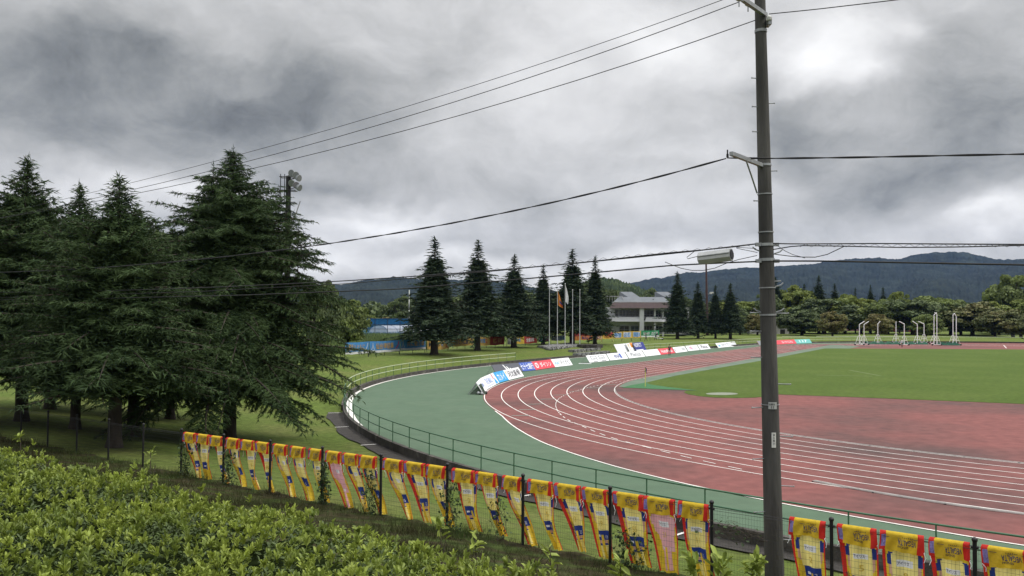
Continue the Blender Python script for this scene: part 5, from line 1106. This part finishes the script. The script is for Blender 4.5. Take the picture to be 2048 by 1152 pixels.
# mid distance row
mids = [cedar_parts(15., 4.4, 31, M_need2, h0=.12, nlimb=120, tr=.30, tstep=.30, blen=.34, bw=.10, per=4, prof=1.05, tipdroop=.16, limb_seg=4),
        cedar_parts(15., 4.2, 32, M_need2, h0=.14, nlimb=125, tr=.26, tstep=.30, blen=.34, bw=.10, per=4, prof=1.05, tipdroop=.20, limb_seg=4),
        cedar_parts(15., 4.0, 33, M_need2, h0=.10, nlimb=115, tr=.26, tstep=.32, blen=.36, bw=.10, per=4, prof=1.05, tipdroop=.10, limb_seg=4)]
CED = [(868, 709, 474, 152, 0, 'first far cedar, with the tallest sparse spire beyond the blue banners', 0), (955, 701, 481, 132, 1, 'second far cedar from the left, narrow spiky top', 0), (1028, 695, 509, 118, 0, 'third far cedar, broad, between dark red and yellow banners', 0),
       (1086, 689, 531, 84, 1, 'short far cedar behind the leftmost flag poles', 0), (1144, 689.5, 499, 118, 1, 'tall far cedar with a ragged crown behind the flag poles', 0), (1190, 688.5, 512, 82, 2, 'slim far cedar touching the left end of the white building', 0),
       (1355, 678, 544, 72, 2, 'dense far cedar covering the right end of the white building', 0), (1396, 677, 564, 60, 2, 'narrow far cedar left of the red-brown mast', 0), (1431, 677, 571, 48, 2, 'thin far cedar just right of the red-brown mast', 0), (1461, 678, 566, 64, 0, 'far cedar between the mast and the grey block', 0),
       (1552, 676, 553, 62, 0, 'dark cedar top peeking out right beside the concrete pole', 1), (1578, 674, 583, 34, 2, 'small cedar tip over the round trees near the pole', 1), (1609, 674, 568, 44, 2, 'pale cedar tip, second right of the pole', 1), (1638, 674, 551, 62, 0, 'pointed dark cedar with wide arms, third right of the pole', 1),
       (1670, 674, 567, 50, 2, 'slim dark cedar, fourth right of the pole', 1), (1711, 673, 576, 30, 2, 'tiny cedar tip in the middle of the park skyline', 1), (1742, 673, 570, 40, 1, 'dark slim cedar above the low throwing cage', 1), (1767, 673, 575, 40, 2, 'dark cedar next to the pale bright tree', 1), (1998, 673, 588, 44, 2, 'grey-green cedar in front of the large tree at the right', 1)]
for i, (px, pyb, pyt, wd, v, lab, far) in enumerate(CED):
    g = G(px, pyb); 
    if far: g = UD(px, pyb, 238); g.z = 1.
    Ht = UD(px, pyt, g.y).z - g.z; R = wd / 2 * g.y / FPX * 1.5
    place_tree('cedar_tree', g, mids[v], lab, 'distant cedars', sx=R / (4.4, 4.2, 4.0)[v], sz=Ht / 15., rz=i * 1.7)
# ------------------------------------------------------------------ broadleaved trees
LEAF = [mat('leaf_mid', (.128, .168, .044), .7, .35, .35, trans=.2, c2=(.14, .18, .045), c2s=.3), mat('leaf_yellowgreen', (.20, .24, .045), .7, .35, .35, trans=.2, c2=(.12, .155, .035), c2s=.35, c2t=(.4, .6)), mat('leaf_dark', (.070, .098, .034), .7, .35, .35, trans=.15, c2=(.095, .128, .040), c2s=.3),
        mat('leaf_brown', (.155, .135, .045), .7, .35, .35, trans=.1, c2=(.13, .14, .04), c2s=.4), mat('leaf_olive', (.100, .118, .038), .7, .35, .35, trans=.1, c2=(.14, .13, .045), c2s=.3)]
def round_crown(seed, flat=1., ls=.40, ncl=70, per=150):
    rg = np.random.default_rng(seed); P = []; D = []
    for k in range(ncl):
        while True:
            c = rg.uniform(-1, 1, 3)
            if np.linalg.norm(c) < 1 and (c[2] > -.9): break
        n_ = np.linalg.norm(c); c = c / n_ * n_ ** .62; r = rg.uniform(.17, .34) * (1.05 - .3 * abs(c[2])); c *= (1 - r * .75)
        d = rg.normal(size=(per, 3)); d /= np.linalg.norm(d, axis=1)[:, None]; d[:, 2] = np.where(d[:, 2] < -.3, -d[:, 2], d[:, 2])
        P.append(c + d * r * rg.uniform(.72, 1.05, (per, 1)) * (1, 1, .75)); D.append(d)
    P = np.concatenate(P); D = np.concatenate(D); P = P * (4.5, 4.5, 3.6 * flat) + (0, 0, 3.6 * flat + .15); n = len(P)
    nn = D + rg.normal(size=(n, 3)) * .7; nn /= np.linalg.norm(nn, axis=1)[:, None]; a = np.cross(nn, rg.normal(size=(n, 3))); a /= np.linalg.norm(a, axis=1)[:, None]; b = np.cross(nn, a); s = ls * rg.uniform(.35, .75, (n, 1))
    V = np.stack([P - a * s, P - b * s * .7, P + a * s, P + b * s * .7], 1).reshape(-1, 3); return V, np.arange(4 * n).reshape(-1, 4), 7.2 * flat + .15
def round_parts(seed, m, **k):
    V, F, top = round_crown(seed, **k); cm = np_mesh('crown', V, F); cm.materials.append(m); rg = random.Random(seed); t = MB().tube([(0, 0, -.4), (0, 0, 1.2), (.15, .1, 3.2)], [.32, .24, .16], 8)
    for q in range(6): a = q * 1.05 + rg.random(); t.tube([(0, 0, 1.6 + .2 * q), (1.3 * math.cos(a), 1.3 * math.sin(a), 3.0 + .3 * q), (2.8 * math.cos(a), 2.8 * math.sin(a), 4.2 + .4 * q)], [.13, .09, .03], 5, cap=False)
    me = bpy.data.meshes.new('trunk'); me.from_pydata(t.v, [], t.f); me.update(); me.materials.append(M_bark); return (cm, me, top)
RP = {}
RND = [(1500, 674, 601, 78, 1), (1535, 675, 588, 60, 2), (1588, 673, 572, 84, 1), (1604, 677, 622, 84, 2), (1648, 675, 598, 116, 2), (1690, 674, 590, 76, 1), (1665, 679, 622, 54, 3), (1722, 674, 598, 74, 1), (1775, 675, 598, 92, 0), (1799, 672, 581, 44, 1),
       (1757, 679, 627, 54, 3), (1826, 676, 594, 112, 2), (1862, 675, 591, 88, 0), (1902, 676, 598, 96, 0), (1852, 679, 628, 52, 0), (1945, 678, 603, 110, 4), (1922, 677, 606, 70, 2), (1986, 676, 604, 86, 1), (2026, 673, 549, 88, 0), (2066, 676, 598, 100, 1), (1990, 678, 622, 70, 4), (2042, 679, 618, 84, 4),
       (1444, 677, 606, 50, 1), (1424, 678, 638, 40, 1), (1480, 676, 618, 54, 2), (1515, 677, 628, 50, 3), (2092, 676, 560, 60, 0)]
TONE = ['green', 'yellowish', 'dark', 'brownish', 'olive']; SZ = lambda w_: 'small' if w_ < 60 else 'wide' if w_ > 95 else 'mid-size'
cnt = {}
for i, (px, pyb, pyt, wd, tn) in enumerate(RND):
    k = (tn, i % 3)
    if k not in RP: RP[k] = round_parts(50 + i, LEAF[tn])
    d = 243 - (pyb - 672) * 4.5 - (10 if pyt > 610 else 0); g = UD(px, pyb, d); g.z = 1.0; Ht = UD(px, pyt, d).z - 1.0; P_ = RP[k]; cnt[tn] = cnt.get(tn, 0) + 1
    near_ = min(((abs(px - q[0]), q[1]) for q in ((1510, 'by the grey block'), (1600, 'right beside the concrete pole'), (1706, 'at the maroon pavilion roof'), (1728, 'over the low cage left end'), (1790, 'behind the middle of the low cage'), (1845, 'at the low cage right end'), (1890, 'behind the tall cage'), (1950, 'right of the tall cage'), (2030, 'at the right frame edge'), (1435, 'beside the red-brown mast'))))
    place_tree('round_tree', g, P_[:2], '%s %s round tree %s, %s of its colour from the left' % (SZ(wd), TONE[tn], near_[1], ORD[cnt[tn] - 1]) if False else '%s %s tree %s' % (SZ(wd), TONE[tn], near_[1]) + (', low in front' if pyt > 612 else ', tallest there' if pyt < 580 else '') + ', %s such' % ORD[cnt[tn] - 1], 'park trees behind the far lawn', sx=wd / 2 * d / FPX / 4.5 * 1.28, sz=Ht / P_[2] * 1.03, rz=i * 1.3)
# trees on the left and behind the cedars
BK = [(695, 694, 600, 90, 0, 105, 'leafy green tree right behind the largest cedar'), (735, 668, 628, 60, 1, 230, 'low pale tree row piece above the blue netting, left'), (775, 664, 634, 70, 3, 240, 'low brownish tree above the blue netting, middle'), (802, 664, 588, 74, 2, 235, 'round dark tree left of the banded mast'),
      (905, 680, 590, 90, 2, 200, 'dark leafy tree between the first and second far cedars'), (985, 680, 590, 90, 2, 205, 'dark leafy tree between the second and third far cedars'), (1060, 680, 580, 90, 2, 210, 'dark leafy tree behind the third far cedar'), (1115, 680, 578, 80, 2, 210, 'dark leafy tree behind the middle flag poles'),
      (1168, 678, 566, 90, 2, 225, 'dark leafy tree between the last two cedars left of the building'), (1212, 676, 572, 70, 2, 228, 'dark tree behind the left roof corner of the building'), (925, 678, 610, 60, 0, 210, 'small green tree low behind the second far cedar'), (1375, 676, 590, 60, 2, 235, 'dark tree behind the cedars right of the building'),
      (1405, 676, 600, 60, 2, 236, 'dark tree left of the red-brown mast, behind the narrow cedar'), (1295, 640, 572, 60, 2, 300, 'dark tree crown above the building roof'), (640, 690, 560, 90, 2, 90, 'dark leafy tree hidden behind the right edge of the largest cedar'), (345, 800, 448, 200, 2, 70, 'large dark leafy tree between the left cedars'), (60, 780, 500, 260, 2, 74, 'large dark leafy tree behind the leftmost cedars'), (200, 790, 520, 240, 2, 78, 'wide dark leafy tree behind the thick fence trunk')]
for i, (px, pyb, pyt, wd, tn, d, lab) in enumerate(BK):
    k = (tn, 5 + i % 2)
    if k not in RP: RP[k] = round_parts(90 + i, LEAF[tn], ls=.42, ncl=60, per=120)
    g = UD(px, pyb, d); g.z = Z(g.x, g.y) if d < 150 else 1.; Ht = UD(px, pyt, d).z - g.z; P_ = RP[k]
    place_tree('round_tree', g, P_[:2], lab, 'leafy trees behind the cedars', sx=wd / 2 * d / FPX / 4.5 * 1.08, sz=Ht / P_[2] * 1.03, rz=i * 1.9)
# ------------------------------------------------------------------ hills
def vnoise(n, sc_, seed): rg = np.random.default_rng(seed); k = int(n / sc_) + 4; x = np.linspace(0, k - 2.001, n); a = rg.uniform(-1, 1, k); i = x.astype(int); f = x - i; f = f * f * (3 - 2 * f); return a[i] * (1 - f) + a[i + 1] * f
def ridge(name, prof, d_r, d_b, step, amp, m, seed, rough=5., rows=46):
    xs = np.arange(prof[0][0], prof[-1][0] + 1, step); n = len(xs); ys = np.interp(xs, *zip(*prof)); ys = ys + vnoise(n, 10, seed) * amp * .8 + vnoise(n, 3.5, seed + 1) * amp * .7 + vnoise(n, 1.3, seed + 2) * amp * .5
    V = []; rg = np.random.default_rng(seed + 9)
    for j in range(rows + 4):
        t = (j - 3) / (rows); 
        for i, (x, y) in enumerate(zip(xs, ys)):
            v = ray(x, y); zr = H + v.z * d_r
            if t < 0: d = d_r * (1 - t * .9); z = zr * (1 + t * 1.2)
            else: d = d_r + (d_b - d_r) * t; z = zr * (1 - t) ** 1.25 + (math.sin(x * .013 + t * 5 + seed) * .08 + math.sin(x * .031 + seed * 2 - t * 3) * .05) * zr * 4 * t * (1 - t)
            if 0 < t < 1: z += rg.uniform(-1, 1) * rough * .5; d += rg.uniform(-1, 1) * rough
            V.append((v.x * d, d, z if j < rows + 3 else -3))
    R = rows + 4; F = [(j * n + i, (j + 1) * n + i, (j + 1) * n + i + 1, j * n + i + 1) for j in range(R - 1) for i in range(n - 1)]
    return tag(link(name, np_mesh(name, V, F, smooth=True), None, [m]), kind='structure')
M_hill = mat('forested_hill', (.013, .020, .018), .95, .4, .012, c2=(.024, .032, .026), c2s=.03, c2t=(.4, .65), bump=1., bscale=.10, spec=.05)
M_hill2 = mat('near_forest', (.026, .040, .020), .95, .35, .05, c2=(.05, .07, .03), c2s=.09, c2t=(.45, .65), bump=1., bscale=.2, spec=.05)
ridge('hills', [(-260, 560), (0, 560), (400, 565), (600, 568), (680, 569), (735, 560), (790, 554), (830, 557), (880, 558), (950, 560), (1020, 566), (1090, 578), (1180, 590), (1300, 600), (1500, 615)], 2000, 900, 2.6, 1.3, M_hill, 3, 6)
ridge('hills', [(1000, 610), (1150, 590), (1200, 580), (1255, 567), (1300, 558), (1380, 546), (1440, 541), (1480, 537), (1560, 532), (1620, 527), (1690, 519), (1708, 517), (1760, 516), (1800, 519), (1828, 509), (1860, 505), (1900, 503), (1930, 505), (1958, 510), (1985, 517), (2010, 519), (2048, 519), (2150, 525), (2350, 530)], 2900, 1300, 2.6, 1.5, M_hill, 17, 8)
ridge('hills', [(1080, 600), (1140, 572), (1180, 560), (1215, 555), (1240, 560), (1255, 566), (1270, 570), (1290, 580), (1310, 590), (1350, 600), (1420, 612)], 520, 330, 1.5, 2.4, M_hill2, 29, 2.5)
# far belt of forest at the foot of the hills
def belt(px0, px1, d0, d1, n, hgt, lab, seed, m):
    rg = np.random.default_rng(seed); P = []
    for k in range(n):
        d = rg.uniform(d0, d1); px = rg.uniform(px0, px1); c = UD(px, 600, d); r = rg.uniform(.6, 1.2) * hgt * .45; q = rg.normal(size=(70, 3)); q /= np.linalg.norm(q, axis=1)[:, None]; q[:, 2] = abs(q[:, 2]); P.append(np.array((c.x, c.y, 1 + hgt * rg.uniform(.3, .6))) + q * (r, r, r * 1.0))
    P = np.concatenate(P); n = len(P); nn = rg.normal(size=(n, 3)) + (0, -.3, .6); nn /= np.linalg.norm(nn, axis=1)[:, None]; a = np.cross(nn, rg.normal(size=(n, 3))); a /= np.linalg.norm(a, axis=1)[:, None]; b = np.cross(nn, a); s = hgt * .10
    V = np.stack([P - a * s, P - b * s, P + a * s, P + b * s], 1).reshape(-1, 3); o = link('far_wood', np_mesh('far_wood', V, np.arange(4 * n).reshape(-1, 4)), None, [m]); tag(o, lab, 'wood', kind='stuff')
belt(560, 1340, 330, 520, 420, 9, 'distant belt of woodland beyond the blue netting and behind the cedars', 4, LEAF[2])
belt(1400, 2120, 275, 420, 420, 9, 'distant belt of woodland behind the park trees at the right', 5, LEAF[2])
# ------------------------------------------------------------------ rough field grass, weeds, hedge
def blades(P, hgt, wd, lean=.5, seed=0):
    rg = np.random.default_rng(seed); n = len(P); a = rg.uniform(0, 2 * PI, n); s = np.stack([np.cos(a), np.sin(a), 0 * a], 1) * wd / 2; h = hgt * rg.uniform(.4, 1.2, n); l = rg.normal(size=(n, 3)) * lean * h[:, None]; l[:, 2] = h
    V = np.stack([P - s, P + s, P + l], 1).reshape(-1, 3); return V, np.arange(3 * n).reshape(-1, 3)
def visible(P, mx=60):
    mx = 130
    # rough test: keep what can fall in or near the frame
    x = P[:, 0] / np.maximum(P[:, 1], .1); px = 1024 + FPX * x; py = YH - (P[:, 2] - H) / np.maximum(P[:, 1], .1) * FPX; return (px > -mx * 3) & (px < 2048 + mx * 3) & (py < 1152 + mx * 3) & (P[:, 1] > .5)
f0 = np.array(F0[:2]); fd = np.array(FD[:2]); fn = np.array(FN[:2])
def bt(b, t): return f0[None] + t[:, None] * fd[None] - b[:, None] * fn[None]
def slope_z(b): return 1.24 + 2.2 * np.minimum(1, np.maximum(b, 0) / 9) ** 1.25
M_weed = mat('dry_weeds', (.045, .042, .020), .9, .45, 1.2, c2=(.040, .062, .018), c2s=1.2, trans=.1, spec=.05)
n = 95000; b = rng.uniform(-.2, 5.2, n); t = rng.uniform(-16, 27, n); cl = np.sin(t * 1.3) * .3 + np.sin(t * 3.1 + 1) * .3 + np.sin(t * 7.7) * .25
keep = rng.random(n) < np.clip(.55 + cl, .12, 1); b, t = b[keep], t[keep]; xy = bt(b, t); P = np.c_[xy, slope_z(b)]; k = visible(P); P = P[k]
V, F = blades(P, .13 + .20 * np.clip(np.sin(t[k] * 1.9 + b[k]) + .3 * np.sin(t[k] * 5.3), 0, 1.2), .013, .45, 3); o = link('weeds', np_mesh('weeds', V, F), None, [M_weed]); tag(o, 'rough dark weeds on the slope between the hedge and the fence', 'weeds', kind='stuff')
V = []; bs_ = np.linspace(-.12, 8.6, 30); ts_ = np.linspace(-18, 30, 160)
for b_ in bs_:
    for t_ in ts_: p_ = f0 + fd * t_ - fn * (b_ + (.10 * math.sin(t_ * 2.7) + .07 * math.sin(t_ * 6.1) if b_ < 0 else 0)); V.append((p_[0], p_[1], float(slope_z(np.array(b_))) + .045))
o = link('slope', np_mesh('slope', V, [(j * 160 + i, (j + 1) * 160 + i, (j + 1) * 160 + i + 1, j * 160 + i + 1) for j in range(29) for i in range(159)], smooth=True), None, [mat('slope_soil', (.040, .036, .020), .95, .5, 3., .8, 20, c2=(.045, .062, .020), c2s=1.3, spec=.02)]); tag(o, kind='structure')
# field grass beyond the far banner fence
n = 40000; px_ = rng.uniform(640, 1010, n); dd = rng.uniform(98, 200, n); kf = dd > np.interp(px_, [640, 737, 800, 850, 898, 946, 1010], [100, 104, 109, 114, 128, 136, 148]); px_, dd = px_[kf], dd[kf]; n = len(dd); P = np.array([(ray(a, 640).x * c, c, 1.0) for a, c in zip(px_, dd)]); V, F = blades(P, .7, .12, .5, 5)
o = link('field_grass', np_mesh('field_grass', V, F), None, [mat('field_green', (.085, .125, .035), .9, .4, .3, c2=(.055, .09, .025), c2s=.12)]); tag(o, 'rough tall field grass beyond the blue and tan banners', 'grass', kind='stuff')
# hedge: a clipped bank of leafy shoots
HZ = 4.08
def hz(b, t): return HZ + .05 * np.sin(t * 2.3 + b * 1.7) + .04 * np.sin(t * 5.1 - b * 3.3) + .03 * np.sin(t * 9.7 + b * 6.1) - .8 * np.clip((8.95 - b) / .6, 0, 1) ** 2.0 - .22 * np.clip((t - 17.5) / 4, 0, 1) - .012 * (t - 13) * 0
def bush(name, b, t, z, m, size, seed, leaves=9, spread=(25, 80), wd=.42):
    rg = np.random.default_rng(seed); xy = bt(b, t); n = len(b); P0 = np.c_[xy, z]; k = visible(P0, 40); P0 = P0[k]; n = len(P0); ax = rg.normal(size=(n, 3)) * .28 + (0, 0, 1); ax /= np.linalg.norm(ax, axis=1)[:, None]
    P = np.repeat(P0, leaves, 0); A = np.repeat(ax, leaves, 0); m_ = len(P); az = rg.uniform(0, 2 * PI, m_); el = np.radians(rg.uniform(*spread, m_)); a = np.cross(A, (1., .2, 0)); a /= np.linalg.norm(a, axis=1)[:, None]; c = np.cross(A, a)
    D = A * np.cos(el)[:, None] + (a * np.cos(az)[:, None] + c * np.sin(az)[:, None]) * np.sin(el)[:, None]; sz = np.repeat(rg.uniform(.75, 1.25, n), leaves) * rg.uniform(.7, 1.15, m_) * size; P = P - A * (rg.random(m_) * size * 1.1)[:, None] + D * .006
    V, F = leaves_np(P, D, sz, wd); return V, F
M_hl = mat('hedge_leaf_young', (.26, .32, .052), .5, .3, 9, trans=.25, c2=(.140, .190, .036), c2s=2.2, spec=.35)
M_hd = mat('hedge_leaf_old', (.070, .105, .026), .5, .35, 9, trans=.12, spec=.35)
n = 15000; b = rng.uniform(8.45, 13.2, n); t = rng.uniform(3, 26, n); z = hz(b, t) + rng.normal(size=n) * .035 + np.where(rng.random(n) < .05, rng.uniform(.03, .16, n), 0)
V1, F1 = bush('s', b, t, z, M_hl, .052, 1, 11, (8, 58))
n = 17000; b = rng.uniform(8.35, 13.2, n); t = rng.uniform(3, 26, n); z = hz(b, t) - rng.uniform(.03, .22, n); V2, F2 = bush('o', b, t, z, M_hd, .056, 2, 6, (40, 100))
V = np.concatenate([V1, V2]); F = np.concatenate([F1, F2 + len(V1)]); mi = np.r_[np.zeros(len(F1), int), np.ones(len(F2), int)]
hd = link('hedge', np_mesh('hedge', V, F, mi), None, [M_hl, M_hd]); tag(hd, 'broad clipped leafy hedge filling the bottom left foreground', 'hedge', kind='stuff')
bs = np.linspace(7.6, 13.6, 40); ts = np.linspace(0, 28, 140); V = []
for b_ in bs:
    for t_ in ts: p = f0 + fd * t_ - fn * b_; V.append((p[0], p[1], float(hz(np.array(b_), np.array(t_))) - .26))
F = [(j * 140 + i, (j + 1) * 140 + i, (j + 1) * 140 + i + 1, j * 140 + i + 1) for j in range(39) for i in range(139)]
o = link('hedge_blocker', np_mesh('hedge_blocker', V, F, smooth=True), None, [mat('hedge_inside', (.014, .020, .007), .95, .5, 9, spec=.0)]); tag(o, kind='structure')  # solid dark sheet added inside the hedge, blocks the view to the ground
# loose shoots where the hedge thins out towards the pole
b = rng.uniform(7.2, 8.6, 900); t = rng.uniform(13, 23, 900); kk = rng.random(900) < .5; b, t = b[kk], t[kk]; z = 3.28 + (b - 7.2) * .38 + rng.uniform(-.1, .20, len(b)); V, F = bush('x', b, t, z, M_hl, .060, 6, 9, (15, 75), .40)
o = link('saplings', np_mesh('saplings', V, F), None, [M_hl]); tag(o, 'loose leafy shoots and saplings at the thin right end of the hedge', 'shoots', kind='stuff')
def sapling(px, py, d, s, lab, nl=26):
    c = UD(px, py, d); gz_ = float(slope_z(np.array([-((c.x - F0.x) * FN.x + (c.y - F0.y) * FN.y)]))[0]); r = empty('shrub', (c.x, c.y, gz_), lab, 'shrub', 'small shrubs before the fence'); hh = max(.2, c.z - gz_)
    MB().tube([(0, 0, 0), (.02, 0, hh * .6), (0, .01, hh)], [.008, .006, .004], 5).tube([(0, 0, hh * .4), (.06, .02, hh * .85)], .004, 4).build('stem', M_twig, r)
    rg = np.random.default_rng(int(px)); P = np.c_[rg.normal(size=(nl, 2)) * .02 * s, hh - rg.random(nl) * .16 * s]; D = rg.normal(size=(nl, 3)) + (0, 0, .7); V, F = leaves_np(P, D, rg.uniform(.07, .13, nl) * s, .36); link('leaves', np_mesh('leaves', V, F), r, [M_hl])
for q in ((1512, 1116, 10.5, 1.5, 'broad-leaved green shrub close to the foot of the concrete pole', 46), (1385, 1112, 7.2, 1.2, 'small bright shrub below the banner nearest the empty mesh', 30), (880, 1046, 8.2, 1.1, 'single tall shoot standing up in front of the fence, middle', 16), (950, 1076, 7.6, 1.0, 'bright shoot right of the single tall shoot', 18), (1100, 1094, 6.2, .9, 'upright pair of big leaves below the middle banners', 10),
          (300, 905, 10.2, 1., 'pale shoot sticking out of the hedge below the ivy', 14), (40, 868, 11.3, 1., 'pale shoot at the far left end of the hedge', 14), (1240, 1118, 6.4, 1.0, 'leafy shoot below the banner with number 55', 22), (1440, 1122, 8.2, 1.5, 'leafy shrub behind the mesh left of the pole', 40)): sapling(*q)
# ------------------------------------------------------------------ air between here and the hills
m = bpy.data.materials.new('haze'); m.use_nodes = True; nn_ = m.node_tree.nodes; nn_.remove(nn_['Principled BSDF']); pv = nn_.new('ShaderNodeVolumePrincipled'); pv.inputs['Color'].default_value = (.26, .46, 1, 1); pv.inputs['Density'].default_value = 4.0e-5
pv.inputs['Anisotropy'].default_value = 0.; m.node_tree.links.new(pv.outputs[0], nn_['Material Output'].inputs['Volume'])
o = MB().box((60, 80, 168.5), (6500, 6500, 342)).build('haze', m); tag(o, 'thin blue haze softening the far hills', 'haze', kind='stuff')
